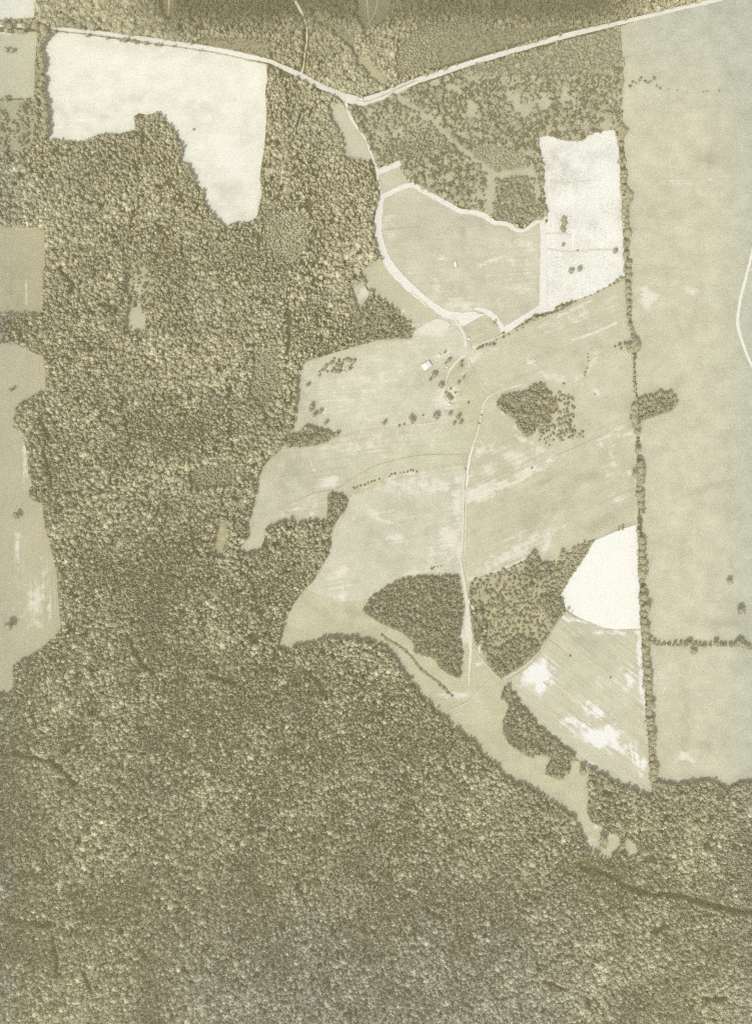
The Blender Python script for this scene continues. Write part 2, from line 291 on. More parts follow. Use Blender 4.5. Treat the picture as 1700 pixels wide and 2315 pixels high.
def leaf_mat(name, c=LEAF, cool=(222, 230, 218)):
    m, nt, b = new_mat(name)
    t = nt.nodes.new('ShaderNodeAttribute'); t.attribute_type = 'INSTANCER'; t.attribute_name = 'tone'
    k = nt.nodes.new('ShaderNodeAttribute'); k.attribute_type = 'INSTANCER'; k.attribute_name = 'cool'
    pos = objco(nt)
    f = mathn(nt, 'MULTIPLY', t.outputs['Fac'], mathn(nt, 'ADD', 1.0, mathn(nt, 'MULTIPLY', mathn(nt, 'SUBTRACT', noise(nt, pos, 0.9, 3, 0.7), 0.5), 0.42)))
    mx = nt.nodes.new('ShaderNodeMix'); mx.data_type = 'RGBA'
    nt.links.new(k.outputs['Fac'], mx.inputs[0]); mx.inputs[6].default_value = (*(alb(*c) * 1.47), 1); mx.inputs[7].default_value = (*(alb(*cool) * 1.47), 1)
    col = mul(nt, mx.outputs[2], f)
    nt.links.new(col, b.inputs['Base Color'])
    tr = nt.nodes.new('ShaderNodeBsdfTranslucent'); nt.links.new(col, tr.inputs['Color'])
    ms = nt.nodes.new('ShaderNodeMixShader'); ms.inputs[0].default_value = 0.42
    nt.links.new(b.outputs[0], ms.inputs[1]); nt.links.new(tr.outputs[0], ms.inputs[2])
    nt.links.new(ms.outputs[0], nt.nodes['Material Output'].inputs['Surface'])
    return m
MAT_LEAF = leaf_mat("foliage"); MAT_BUSH = leaf_mat("bush_foliage", (178, 169, 122), (165, 165, 140))
MAT_BARK = plain_mat("bark", (120, 104, 84), 0.2, 2.0, 8.0)
MAT_FLOOR = plain_mat("woodland_floor", (92, 88, 46), 0.25, 0.25, 1.5)
MAT_ROAD = plain_mat("pale_dirt", (247, 241, 229), 0.05, 0.08, 0.9)
MAT_ROAD2 = plain_mat("grey_dirt", (232, 225, 207), 0.07, 0.08, 0.9)
MAT_TRK = [plain_mat("track_soil", (222, 215, 193), 0.08, 0.1, 1.0), plain_mat("track_chalk", (238, 231, 214), 0.08, 0.1, 1.0),
           plain_mat("track_white", (248, 243, 230), 0.05, 0.1, 1.0), plain_mat("track_trodden", (196, 189, 160), 0.10, 0.1, 1.0), plain_mat("track_faint", (198, 192, 166), 0.08, 0.1, 1.0), plain_mat("stubble_row", (231, 226, 210), 0.12, 0.3, 1.0)]
MAT_RUT = plain_mat("road_verge", (205, 197, 170), 0.12, 0.2, 1.0)
MAT_GULLY = plain_mat("gully_mud", (150, 142, 102), 0.2, 0.15, 1.0)
MAT_STREAM = plain_mat("stream_shade_mud", (56, 52, 20), 0.2, 0.1, 0.8)  # deep shade between the stream-side trees painted into the mud colour

# ------------------------------------------------------------------ ground sheets
def link_mesh(name, verts, faces, mat, parent=None, smooth_=False):
    me = bpy.data.meshes.new(name); me.from_pydata(verts, [], faces); me.update()
    if mat is not None:
        for mm in (mat if isinstance(mat, (list, tuple)) else [mat]): me.materials.append(mm)
    if smooth_: me.polygons.foreach_set('use_smooth', [True] * len(me.polygons))
    o = bpy.data.objects.new(name, me); COL.objects.link(o)
    if parent is not None: o.parent = parent
    return o

def edge_round(poly, j=1.2, step=5, seed=3):
    out = []
    n = len(poly)
    for i in range(n):
        (x0, y0), (x1, y1) = poly[i], poly[(i + 1) % n]
        L = math.hypot(x1 - x0, y1 - y0); k = max(1, int(L / step))
        for q in range(k):
            t = q / k; x = x0 + (x1 - x0) * t; y = y0 + (y1 - y0) * t
            out.append((x, y))
    a = np.array(out)
    a[:, 0] += (fbm(a[:, 0], a[:, 1], 9, seed, 3) - .5) * 2 * j; a[:, 1] += (fbm(a[:, 0], a[:, 1], 9, seed + 9, 3) - .5) * 2 * j
    return [tuple(v) for v in a]

BARE, DARK = [(1265,370,60,60,0,.55),(1320,350,60,40,0,.4),(1300,520,80,60,0,.3),(1260,640,50,40,0,.4),(1330,620,60,30,0,.3),(900,1180,120,60,20,.25),(1000,1180,40,60,0,.2),(620,1150,60,40,0,.25),(850,1010,90,20,12,.2),], []
def field(name, poly, color, level, mat, spacing=2.5, jitter=1.0, macro=0.05):
    pl = edge_round(poly, jitter)
    a = np.array(pl); x0, y0 = a.min(0); x1, y1 = a.max(0)
    xs = np.arange(x0 + spacing * .5, x1, spacing); ys = np.arange(y0 + spacing * .5, y1, spacing)
    gx, gy = np.meshgrid(xs, ys); gx = gx + RNG.uniform(-.25, .25, gx.shape) * spacing; gy = gy + RNG.uniform(-.25, .25, gy.shape) * spacing
    gx = gx.ravel(); gy = gy.ravel()
    tmp = np.zeros((RH, RW), np.uint8); fill(tmp, pl, 1)
    ix = np.clip((gx + M).astype(int), 0, RW - 1); iy = np.clip((gy + M).astype(int), 0, RH - 1)
    keep = tmp[iy, ix] > 0; gx = gx[keep]; gy = gy[keep]
    n = len(pl)
    pts = [Vector(p) for p in pl] + [Vector((u, v)) for u, v in zip(gx.tolist(), gy.tolist())]
    r = delaunay_2d_cdt(pts, [(i, (i + 1) % n) for i in range(n)], [], 1, 1e-4)
    v = np.array([(p.x, p.y) for p in r[0]]); X, Y = v[:, 0], v[:, 1]
    verts = np.column_stack([wx(X), wy(Y), np.full(len(X), 0.05 * level)])
    faces = [tuple(reversed(f)) for f in r[2]]
    o = link_mesh(name, verts.tolist(), faces, mat); tagkind(o, 'structure')
    me = o.data
    # face up
    if me.polygons and me.polygons[0].normal.z < 0: me.flip_normals()
    col = np.tile(alb(*color), (len(X), 1)) * (1.05 if min(color) > 235 else 1.0)
    f = 1 + (fbm(X, Y, 60, 21) - .5) * macro * 4
    col = col * f[:, None]
    cool = smooth(1580, 1740, X) + 0.5 * smooth(70, 0, X)  # edge vignetting painted into the field colour: greyer and bluer at both sides
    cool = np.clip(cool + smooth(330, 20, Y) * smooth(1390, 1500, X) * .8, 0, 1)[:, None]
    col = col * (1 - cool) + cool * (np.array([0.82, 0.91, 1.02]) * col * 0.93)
    bare = np.zeros(len(X))
    for (bx, by, rx, ry, ang, amp) in BARE:
        c, s = math.cos(R(ang)), math.sin(R(ang)); dx, dy = X - bx, Y - by
        u = (dx * c - dy * s) / rx; w = (dx * s + dy * c) / ry      # angle counter-clockwise as seen from above
        bare = np.maximum(bare, amp * np.exp(-((u * u + w * w) / 1.25) ** 0.85 * 0.9))
    for (pl2, hw, amp) in STROKES:
        d = seg_dist(X, Y, pl2) / hw
        bare = np.maximum(bare, amp * np.exp(-d ** 2.5))
    dk = np.zeros(len(X))
    for (bx, by, rx, ry, ang, amp) in DARK:
        c, s = math.cos(R(ang)), math.sin(R(ang)); dx, dy = X - bx, Y - by
        u = (dx * c - dy * s) / rx; w = (dx * s + dy * c) / ry
        dk = np.maximum(dk, amp * np.exp(-(u * u + w * w)))
    dk *= smooth(0.15, 0.75, fbm(X, Y, 22, 77))
    col = col * (1 - 0.55 * dk)[:, None]
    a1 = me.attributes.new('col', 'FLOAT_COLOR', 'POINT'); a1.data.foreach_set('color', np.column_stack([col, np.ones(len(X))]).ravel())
    a2 = me.attributes.new('bare', 'FLOAT', 'POINT'); a2.data.foreach_set('value', bare)
    return o

BARE = [  # worn or sun-bleached soil: x, y, rx, ry, angle, strength
 (521,357,34,24,0,1.15),(505,372,20,10,0,.9),(780,905,70,35,20,.42),(850,860,90,45,15,.42),(720,880,50,30,0,.3),(830,940,80,20,10,.4),(940,790,60,30,0,.3),
 (740,1090,24,15,10,1.0),(700,1140,40,10,10,.5),(668,1150,16,4,25,.75),(705,1161,7,5,0,.95),(850,1000,120,30,12,.5),(950,965,70,22,8,.5),(640,1165,20,20,0,.3),(980,1000,40,15,10,.35),
 (960,1095,100,24,3,.72),(905,1092,45,17,0,.72),(1030,1140,16,50,0,.7),(1015,1215,27,36,0,.95),(1005,1255,34,24,0,.55),(897,1218,17,9,0,.9),(850,1155,26,4,5,.85),(838,1162,16,8,0,.85),(868,1178,32,3.5,-15,.85),
 (773,1293,19,12,0,1.0),(774,1350,14,11,0,1.0),(760,1330,40,30,0,.38),(945,1289,30,10,10,.7),(965,1074,8,5,0,.8),(800,1173,6,4,0,.8),(1038,1240,8,60,0,.8),
 (1035,1572,34,8,0,.7),(1050,1430,14,22,0,1.1),(1052,1415,16,8,0,.9),(1325,1900,16,26,0,.55),(1349,1868,10,8,0,.8),(1380,1888,8,5,0,.7),(1430,1925,14,14,0,.45),(1085,1500,8,5,0,.7),(1080,1503,4,4,0,1.0),
 (1100,1105,48,13,12,1.15),(1065,1115,20,14,0,1.0),(1092,1122,30,8,20,.9),(1185,1070,34,8,28,1.0),(1205,1062,16,5,10,.9),(1130,1095,24,7,20,1.0),(1058,1135,7,6,30,1.0),(1100,1068,30,8,10,.6),(1180,1240,75,16,27,.78),(1130,1268,55,9,27,.9),
 (1235,1235,7,26,-24,.9),(1215,1215,10,14,0,.55),(1160,1215,60,6,25,.55),(1170,1035,65,20,-15,.62),(1179,993,16,5,-35,.95),(1240,1035,30,12,-15,.65),(1090,1010,6,22,22,.8),(1085,1022,14,12,0,.7),(1095,1058,26,10,10,.5),
 (1370,988,32,6,22,.8),(1355,1003,18,8,25,.65),(1385,1043,8,28,0,.75),(1372,1070,5,14,0,.6),(1425,980,18,5,10,1.0),(1405,972,16,8,0,.6),(1423,1070,6,7,0,.95),(1436,1090,3,60,0,.75),(1400,1132,24,14,0,.5),(1290,1018,26,4,25,.6),
 (1310,715,26,11,20,.62),(1225,738,24,12,20,.5),(1212,752,20,6,20,.5),(1375,680,18,5,30,.55),(1385,700,15,8,0,.45),(1345,885,11,6,-35,.9),(1260,852,30,8,0,.62),(1200,830,20,20,0,.3),(1130,800,40,40,0,.22),(1280,760,20,10,0,.2),(1190,775,9,3,25,.8),
 (1045,690,28,15,0,.8),(985,650,14,19,0,.62),(1010,700,26,9,0,.6),(1190,555,55,22,0,.6),(1110,590,34,5,20,.85),(1160,600,40,20,0,.35),(880,500,15,16,0,.6),(880,530,10,14,0,.4),(1000,585,8,5,0,.85),(1150,640,70,15,-10,.42),(1200,620,16,30,0,.4),(940,610,40,20,0,.25),(1050,640,50,20,0,.25),(1200,540,26,12,0,.5),(1030,660,4,40,0,.4),
 (908,704,10,2,30,.8),(803,335,16,16,0,.35),(1466,668,18,16,0,1.3),(1459,686,8,14,20,1.1),(1472,683,5,9,-20,1.0),(1557,655,16,10,-20,.85),(1535,645,20,10,0,.4),(1535,410,35,15,0,.35),(1605,405,8,4,0,.8),(1550,520,20,10,0,.4),(1440,985,16,10,20,.4),
 (1544,1709,15,9,0,1.2),(1560,1716,10,5,-25,.9),(1528,1718,5,8,0,.8),(1580,1580,60,20,0,.2),(1500,1530,50,30,0,.25),
 (1216,1526,27,22,0,1.6),(1198,1530,18,11,15,1.3),(1222,1550,14,14,0,1.3),(1228,1502,9,14,0,1.2),(1235,1525,8,18,0,1.2),(1350,1668,48,15,-20,1.35),(1378,1662,16,22,0,1.35),(1315,1640,26,10,-35,.85),(1345,1610,34,14,-20,.75),(1395,1690,20,6,-35,1.0),(1285,1625,16,10,0,.8),(1335,1590,20,10,0,.5),
 (1439,1715,6,28,8,1.15),(1452,1728,7,16,-8,1.0),(1428,1705,2.5,30,10,1.0),(1445,1745,8,20,0,.6),(1425,1535,12,18,0,.85),(1409,1552,20,10,-40,.6),(1445,1470,6,42,0,1.2),(1450,1545,7,34,0,1.2),(1457,1592,5,22,0,1.1),(1462,1660,3,60,0,.7),(1330,1731,10,6,20,1.0),(1405,1508,5,5,0,.9),(1300,1401,30,5,-12,.95),(1345,1412,40,5,-15,.8),(1390,1430,50,6,0,.55),(1348,1540,30,10,-40,.35),
 (58,1028,4,50,0,1.2),(62,1068,3,14,0,.9),(112,1375,6,20,0,.75),(80,1365,34,44,0,.55),(42,1260,6,70,0,.65),(100,1300,12,40,0,.45),(60,680,3,50,0,.45),(20,670,3,60,0,.5),(70,516,40,3,0,.5),(100,590,3,30,0,.5),
 (985,742,40,16,10,1.1),(960,748,26,8,20,.9),(1012,738,12,16,0,.7),(1064,800,16,18,0,1.2),(1000,905,16,16,0,1.3),(1008,920,20,9,0,1.1),(1020,893,18,16,0,1.1),(1045,840,10,30,-30,.5),(1000,803,26,8,25,.8),(1300,650,60,20,0,.0),(820,665,16,20,0,.75),(808,690,6,14,0,.8),(505,1215,9,30,0,.5),(306,725,14,16,0,.22),(20,75,40,6,0,.9),
 (1128,690,3,20,0,.5),(1085,740,40,3,15,.4),(1090,755,40,3,15,.35),(1070,790,10,10,0,.4),(1020,800,30,8,25,.5),
]
STROKES = [(P("1285,702 1335,680"),2.5,.95),(P("1293,768 1320,760 1345,752 1370,741 1392,730"),3.0,1.0),(P("1250,722 1300,700 1330,685"),2.5,.7),(P("1262,712 1280,706"),3,1.1),
 (P("1195,815 1225,845 1240,858 1290,862 1325,845 1338,820 1348,800"),6,.55),(P("1060,1310 1100,1298 1139,1285 1190,1262"),4,.8),(P("1121,888 1150,878 1185,868"),2,.8),(P("1185,990 1215,1010 1245,1035"),5,.6),(P("1121,912 1150,950 1185,990"),4,.5),
 (P("1112,1108 1130,1102 1180,1085 1200,1066"),3.5,1.0),(P("1150,1040 1180,1030 1240,1040"),4,.7),(P("880,1080 920,1072 960,1068"),3,.7),(P("700,1122 760,1102"),2.5,.6),(P("698,1030 705,1050 712,1070"),1.8,.6),(P("672,1105 690,1140"),1.6,.3),(P("1070,900 1085,870 1100,860"),4,.3)]
DARK = [(1265,370,60,60,0,.55),(1320,350,60,40,0,.4),(1300,520,80,60,0,.3),(1260,640,50,40,0,.4),(1330,620,60,30,0,.3),(900,1180,120,60,20,.25),(1000,1180,40,60,0,.2),(620,1150,60,40,0,.25),(850,1010,90,20,12,.2),(190,270,80,40,0,.42),(300,235,80,30,0,.4),(450,250,60,60,0,.3),(560,470,50,60,0,.35),(150,260,60,60,0,.25),(130,240,20,80,0,.2),(560,300,30,60,0,.25),(470,380,30,40,0,.3),(350,112,180,18,-8,.28),(520,440,60,40,0,.4),(220,190,60,30,0,.2),(660,1055,55,40,0,.5),(640,1100,30,30,0,.3),(1047,520,7,75,0,.35),(1300,1090,90,16,25,.45),(1260,1150,90,18,25,.4),(1200,1170,70,20,25,.3),(1230,1090,40,12,25,.4),(1360,1180,60,16,25,.4),
 (1540,740,60,25,15,.35),(1500,1225,50,20,0,.3),(1550,1620,12,80,0,.45),(1590,1570,60,10,0,.3),(1600,1680,60,12,0,.35),(1480,480,60,20,0,.3),(1600,360,60,25,0,.4),(1590,230,60,30,0,.2),(1520,860,30,20,0,.3),(1600,1100,50,8,20,.5),(1560,1230,30,30,0,.4),(1660,1170,30,20,0,.5),(1640,1410,60,15,0,.35),(1640,700,40,30,0,.2),
 (1330,1460,70,30,-35,.35),(1260,1440,30,16,0,.25),(1380,1500,50,16,-35,.3),(1040,640,200,14,0,.15),(930,520,60,30,0,.2),(1110,505,70,12,-10,.4),(1050,840,30,30,0,.2),(955,860,40,30,0,.35),(690,850,40,25,0,.35),(700,920,40,50,0,.3),(690,960,40,20,0,.3),(800,1385,60,12,-10,.35),(740,1380,40,14,-20,.35),(900,1265,60,16,0,.3),(800,1410,70,16,0,.25),(1470,800,30,40,0,.2),(960,960,14,8,0,.3),(1150,990,20,16,0,.3),(960,1465,60,4,-40,.6),(1380,1040,60,30,0,.12),(1180,690,80,40,0,.18),
 (1350,780,50,20,20,.3),(1250,790,40,20,0,.25),(1180,850,30,20,0,.2),(1320,830,10,25,0,.3),(1060,745,20,14,0,.35),(90,620,60,60,0,.2),(30,640,40,60,0,.35)]

ground = link_mesh("ground", [(-6000, -6000, 0), (6000, -6000, 0), (6000, 6000, 0), (-6000, 6000, 0)], [(0, 1, 2, 3)], MAT_FLOOR); tagkind(ground, 'structure')
G = field_mat("pasture_grass", 0.09, 8, 0.22, 0.18)
G_e = field_mat("east_pasture_grass", 0.06, 0, 0.27, 0.16)
G_hay = field_mat("hay_stubble", 0.05, 0, 0.14, 0.11, bare=(252, 246, 234))
G_crop = field_mat("ripe_crop", 0.05, 90, 0.035, 0.04, speck=0.30, bare=(252, 250, 244))
G_white = field_mat("bare_sand", 0.0, 90, 0.015, 0.015, bare=(253, 251, 245))
G_sw = field_mat("mown_swaths", 0.22, -38, 0.16, 0.12, bare=(253, 251, 245))
G_ne = field_mat("raked_grass", 0.13, 25, 0.24, 0.14)
G_w = field_mat("west_pasture_grass", 0.07, 90, 0.08, 0.07, bare=(232, 226, 208))
G_meadow = field_mat("meadow_grass", 0.07, 5, 0.22, 0.16)
G_plain = field_mat("smooth_grass", 0.02, 0, 0.07, 0.07)
G_rough = field_mat("rough_grass", 0.0, 0, 0.18, 0.22)

field("rough_grass_ground", [p for p in ZONES[0][2]], (197, 192, 163), 1, G_rough, 4, 1.5)
field('young_growth_ground', next(p for n, k, p in ZONES if n == 'glade_brush'), (188, 181, 148), 1, G_rough, 5, 3.0)
for zn in ('young_a', 'young_b', 'young_c', 'young_d'):
    field('young_growth_ground', next(p for n, k, p in ZONES if n == zn), (158, 151, 114), 1, G_rough, 5, 2.0)
field("hay_field", OPEN['hay'], (249, 245, 228), 1, G_hay, 2.5, 1.6, 0.02)
field("pasture_field", OPEN['scatter_ground'], (172, 168, 140), 1, G_rough, 5)
field("pasture_field", OPEN['nw_pasture'], (199, 196, 168), 1, G_plain, 5)
field("pale_field", OPEN['nw_field'], (236, 231, 214), 1, G_hay, 5)
field("lane_field", OPEN['lane_wedge'], (207, 201, 176), 2, G_plain, 3)
FM = field("farm_field", OPEN['farm'], (202, 196, 165), 2, G, 2.6, 1.6)
field("dry_field", P("672,848 690,818 763,795 863,768 905,775 930,762 933,745 921,735 979,722 1009,712 1025,716 1040,742 1050,765 1049,790 1036,808 1018,826 1008,850 995,880 995,905 1003,925 1010,944 985,950 960,955 900,960 830,970 790,978 758,985 735,975 700,962 672,974 664,966 666,939 672,896"), (213, 209, 184), 3, G_meadow, 2.5, 1.0)
field("hollow_field", P("654,1009 703,1011 740,1000 765,988 830,972 900,962 960,957 1010,948 1066,1010 1058,1030 1050,1045 985,1055 950,1060 900,1072 850,1088 800,1106 784,1112 770,1113 742,1114 739,1178 703,1174 685,1180 666,1188 654,1174 618,1186 599,1192 596,1221 588,1244 557,1249 540,1248 561,1215 560,1190 568,1157 578,1121 584,1078 596,1054 620,1030 640,1010"), (206, 202, 176), 4, G, 2.5, .8)
field("long_field", P("784,1134 797,1118 850,1102 900,1082 950,1068 985,1060 1047,1050 1052,1070 1049,1163 1047,1224 1043,1275 1036,1300 982,1300 918,1306 885,1318 839,1349 800,1360 760,1350 720,1345 695,1330 717,1305 728,1285 742,1250 750,1225 757,1195 778,1165"), (212, 208, 184), 5, G, 2.3, .6)
field("ridge_field", P("1120,892 1125,905 1160,950 1190,990 1245,1035 1300,1012 1340,995 1438,962 1441,1183 1394,1198 1342,1221 1299,1236 1272,1251 1245,1270 1227,1270 1206,1246 1190,1262 1139,1286 1072,1304 1054,1312 1051,1270 1053,1163 1054,1110 1060,1060 1068,1020 1080,982 1090,938 1100,908"), (205, 199, 172), 6, G_ne, 2.3, .6)
field("north_pasture_field", P("1140,760 1250,708 1293,686 1412,632 1426,770 1436,958 1340,992 1300,1008 1245,1031 1192,986 1162,946 1127,903 1122,890 1100,900 1085,870 1072,830 1068,800 1078,783"), (206, 201, 175), 7, field_mat("slope_grass", 0.12, 22, 0.2, 0.14), 2.3, .6)
field("barn_plot_field", P("1040,716 1052,736 1086,716 1104,708 1136,752 1103,768 1080,779 1065,784 1058,765 1046,742 1033,722"), (204, 199, 172), 8, G_ne, 2.5, .5)
field("swath_field", P("1279,1383 1300,1396 1336,1411 1370,1424 1448,1424 1457,1563 1464,1676 1472,1807 1458,1801 1424,1783 1394,1774 1357,1749 1312,1721 1272,1684 1230,1651 1206,1624 1175,1587 1148,1556 1135,1535 1163,1517 1187,1502 1220,1474 1228,1457 1256,1414"), (208, 204, 178), 9, G_sw, 2.3, .8)
field("white_field", OPEN['white'], (254, 251, 241), 10, G_white, 4, .5, 0.0)
field("crop_field", OPEN['crop'], (254, 251, 240), 8, G_crop, 3, .8, 0.005)
field("loop_meadow_field", OPEN['loop_meadow'], (207, 202, 179), 7, G_meadow, 2.4, .5)
field("small_plot_field", OPEN['small_plot'], (208, 202, 176), 7, G_rough, 3, .5)
field("wedge_field", OPEN['loop_wedge'], (205, 199, 170), 9, G_plain, 2.5, .5)
field("east_field", OPEN['east'], (208, 203, 177), 8, G_e, 3.4, .8, 0.045)
field("west_field", OPEN['west_a'], (180, 173, 142), 2, G_w, 3)
field("south_west_field", OPEN['west_b'], (187, 180, 152), 2, G_w, 3)
field("glade_ground", OPEN['glade_w'], (205, 197, 168), 2, G_rough, 3)
field("glade_ground", OPEN['glade_c'], (205, 198, 170), 2, G_rough, 3)
field("glade_ground", OPEN['glade_s'], (172, 164, 128), 2, G_rough, 3)
field("glade_ground", OPEN['glade_n1'], (192, 185, 148), 2, G_rough, 3)
field("glade_ground", OPEN['glade_n2'], (116, 114, 92), 2, G_rough, 3)
field("glade_ground", OPEN['glade_n0'], (118, 112, 82), 2, G_rough, 3)
field("glade_ground", OPEN['glade_n3'], (152, 148, 116), 2, G_rough, 3)
field("rough_field", OPEN['rough_n'], (146, 142, 116), 2, G_rough, 3, 2.0)
field("rough_field", OPEN['rough_n2'], (154, 148, 116), 2, G_rough, 3, 2.0)
field("copse_ground", ZONES[7][2], (190, 183, 147), 11, G_rough, 3, 1.0)
for nm in ('copse_fan', 'sliver', 'copse_se', 'copse_ne', 'tree_spur', 'wood_thumb', 'hedge_bump'):
    pl = next(p for n, k, p in ZONES if n == nm)
    field("copse_ground", pl, (158, 148, 106), 12 if nm != 'hedge_bump' else 13, G_rough, 5, .8)

def catmull(pts, step=4.0):
    p = np.array(pts, float); out = []
    for i in range(len(p) - 1):
        a, b, c, d = p[max(i - 1, 0)], p[i], p[i + 1], p[min(i + 2, len(p) - 1)]
        n = max(2, int(np.hypot(*(c - b)[:2]) / step))
        for q in range(n):
            t = q / n
            out.append(0.5 * (2 * b + (c - a) * t + (2 * a - 5 * b + 4 * c - d) * t * t + (3 * b - a - 3 * c + d) * t ** 3))
    out.append(p[-1]); return np.array(out)
def ribbon(name, pts, z, mat, jit=0.10, seed=5, off=0.0):
    c = catmull(pts, 3.0); d = np.gradient(c[:, :2], axis=0); d /= np.hypot(d[:, 0], d[:, 1])[:, None] + 1e-9
    nrm = np.column_stack([-d[:, 1], d[:, 0]]); w = c[:, 2] / 2
    ja = 1 + (fbm(c[:, 0], c[:, 1], 7, seed, 3) - .5) * 2 * jit * 3; jb = 1 + (fbm(c[:, 0], c[:, 1], 7, seed + 40, 3) - .5) * 2 * jit * 3
    A = c[:, :2] + nrm * (w * ja)[:, None] + nrm * off; B = c[:, :2] - nrm * (w * jb)[:, None] + nrm * off
    n = len(c); v = [(wx(x), wy(y), z) for x, y in A] + [(wx(x), wy(y), z) for x, y in B]
    f = [(i, i + 1, n + i + 1, n + i) for i in range(n - 1)]
    o = link_mesh(name, v, f, mat); tagkind(o, 'structure')
    if o.data.polygons[0].normal.z < 0: o.data.flip_normals()
    return o
z = 0.72
for nm, mt, name in (('strip_sw', MAT_ROAD, 'path'), ('strip_south', MAT_ROAD, 'path'), ('strip_east', MAT_ROAD, 'path'), ('loop_north', MAT_ROAD, 'path'), ('bare_square', MAT_ROAD, 'bare_ground'),
                     ('loop', MAT_ROAD, 'dirt_road'), ('lane', MAT_ROAD, 'dirt_road'), ('spur', MAT_ROAD2, 'dirt_road'), ('drive', MAT_TRK[1], 'dirt_road'), ('main', MAT_ROAD, 'road'), ('east_road', MAT_ROAD, 'road'), ('mid', MAT_TRK[1], 'path'), ('yard', MAT_TRK[0], 'worn_ground')):
    ribbon(name, ROADS[nm], z, mt, 0.10 if nm not in ('main', 'east_road') else 0.07); z += 0.02
ribbon("road_verge", [(805,227,1.5),(830,229,3),(860,219,3),(893,204,3.5),(925,189,3),(945,182,1.5)], z, MAT_RUT, .5); z += .02
ribbon("road_verge", [(930,660,1.0),(950,676,2),(972,697,2.2),(985,708,1.5)], z, MAT_RUT, .4); z += .02
ribbon("road_verge", [(112,69.5,2.2),(212,79.5,2.5),(303,92,2.5),(400,106,3),(500,122.5,3),(551,134,3),(600,146,2.5)], z, MAT_TRK[3], .6); z += .02
o = link_mesh("bare_ground", [(wx(x), wy(y), z) for x, y in P("1030,716 1060,712 1090,709 1098,711 1085,717 1066,727 1052,736 1042,737 1036,728")], [tuple(range(9))], MAT_ROAD); tagkind(o, 'structure')
if o.data.polygons[0].normal.z < 0: o.data.flip_normals()
z += .02
o = link_mesh("worn_ground", [(wx(x), wy(y), z) for x, y in edge_round(P("932,750 960,734 987,720 1000,722 1018,731 1014,741 1010,748 989,751 960,752 939,754"), 1.6, 3)], [], MAT_TRK[1])
o.data.clear_geometry(); q_ = edge_round(P("932,750 960,734 987,720 1000,722 1018,731 1014,741 1010,748 989,751 960,752 939,754"), 1.6, 3)
o.data.from_pydata([(wx(x), wy(y), z) for x, y in q_], [], [tuple(range(len(q_)))]); tagkind(o, 'structure')
if o.data.polygons[0].normal.z < 0: o.data.flip_normals()
z += .02
for i, (pl, w, sh) in enumerate(TRACKS):
    k = len(pl); tap = [(x, y, w * (1 if 0 < j < k - 1 else 0.55)) for j, (x, y) in enumerate(pl)]
    ribbon("path", tap, z, MAT_TRK[sh], 0.28, 60 + i); z += 0.005
ribbon("gully", [(861,1433,2),(876,1447,5),(891,1454,4),(921,1475,4),(951,1512,5),(982,1536,4),(1006,1557,5),(1024,1574,3)], z, MAT_GULLY, .45); z += .01
ribbon("stream", [(x, y, 7) for x, y in GAPS[0][0]], z, MAT_STREAM, .3)

# ------------------------------------------------------------------ trees: crowns grown from lobes
def ico(sub):
    bm = bmesh.new(); bmesh.ops.create_icosphere(bm, subdivisions=sub, radius=1.0)
    v = np.array([x.co[:] for x in bm.verts]); f = np.array([[q.index for q in x.verts] for x in bm.faces]); bm.free(); return v, f
ICO2, ICO1 = ico(2), ico(1)
def lobes_mesh(seed, n, flat=0.75, rough=0.16, sub=2, dome=True):
    """unit-radius crown, base at z=0, top near z=1.25; returns verts, faces"""
    rs = np.random.default_rng(seed); V, F = [], []; base = 0
    iv, jf = ICO2 if sub == 2 else ICO1
    lst = [(0, 0, 0.55, 0.62)]
    for k in range(n):
        a = 2 * math.pi * (k + rs.uniform(-.35, .35)) / n; lvl = rs.random()
        rr = rs.uniform(0.36, 0.66) if k % 3 else rs.uniform(0.15, 0.4); zz = 0.35 + 0.55 * (1 - (rr / 0.75) ** 2) * rs.uniform(.6, 1.15)
        lst.append((rr * math.cos(a), rr * math.sin(a), zz, rs.uniform(0.26, 0.42)))
    for (x, y, z_, r) in lst:
        d = 1 + rs.normal(0, rough, len(iv)); v = iv * d[:, None] * r; v[:, 2] *= flat + .1
        v = v + (x, y, z_)
        V.append(v); F.append(jf + base); base += len(v)
    # loose leaf sprays breaking the outline
    m = n * 9
    for k in range(m):
        x, y, z_, r = lst[rs.integers(len(lst))]; d = rs.normal(size=3); d /= np.linalg.norm(d); d[2] = abs(d[2]) * .9 - .1
        c = np.array((x, y, z_)) + d * r * rs.uniform(.95, 1.18); s = rs.uniform(.06, .14)
        t = rs.normal(size=(4, 3)) * s; V.append(c + t); F.append(np.array([[0, 1, 2], [0, 2, 3]]) + base); base += 4
    V = np.vstack(V); V[:, 2] -= V[:, 2].min()
    rad = np.percentile(np.hypot(V[:, 0], V[:, 1]), 97); V[:, :2] /= rad
    return V, np.vstack(F)
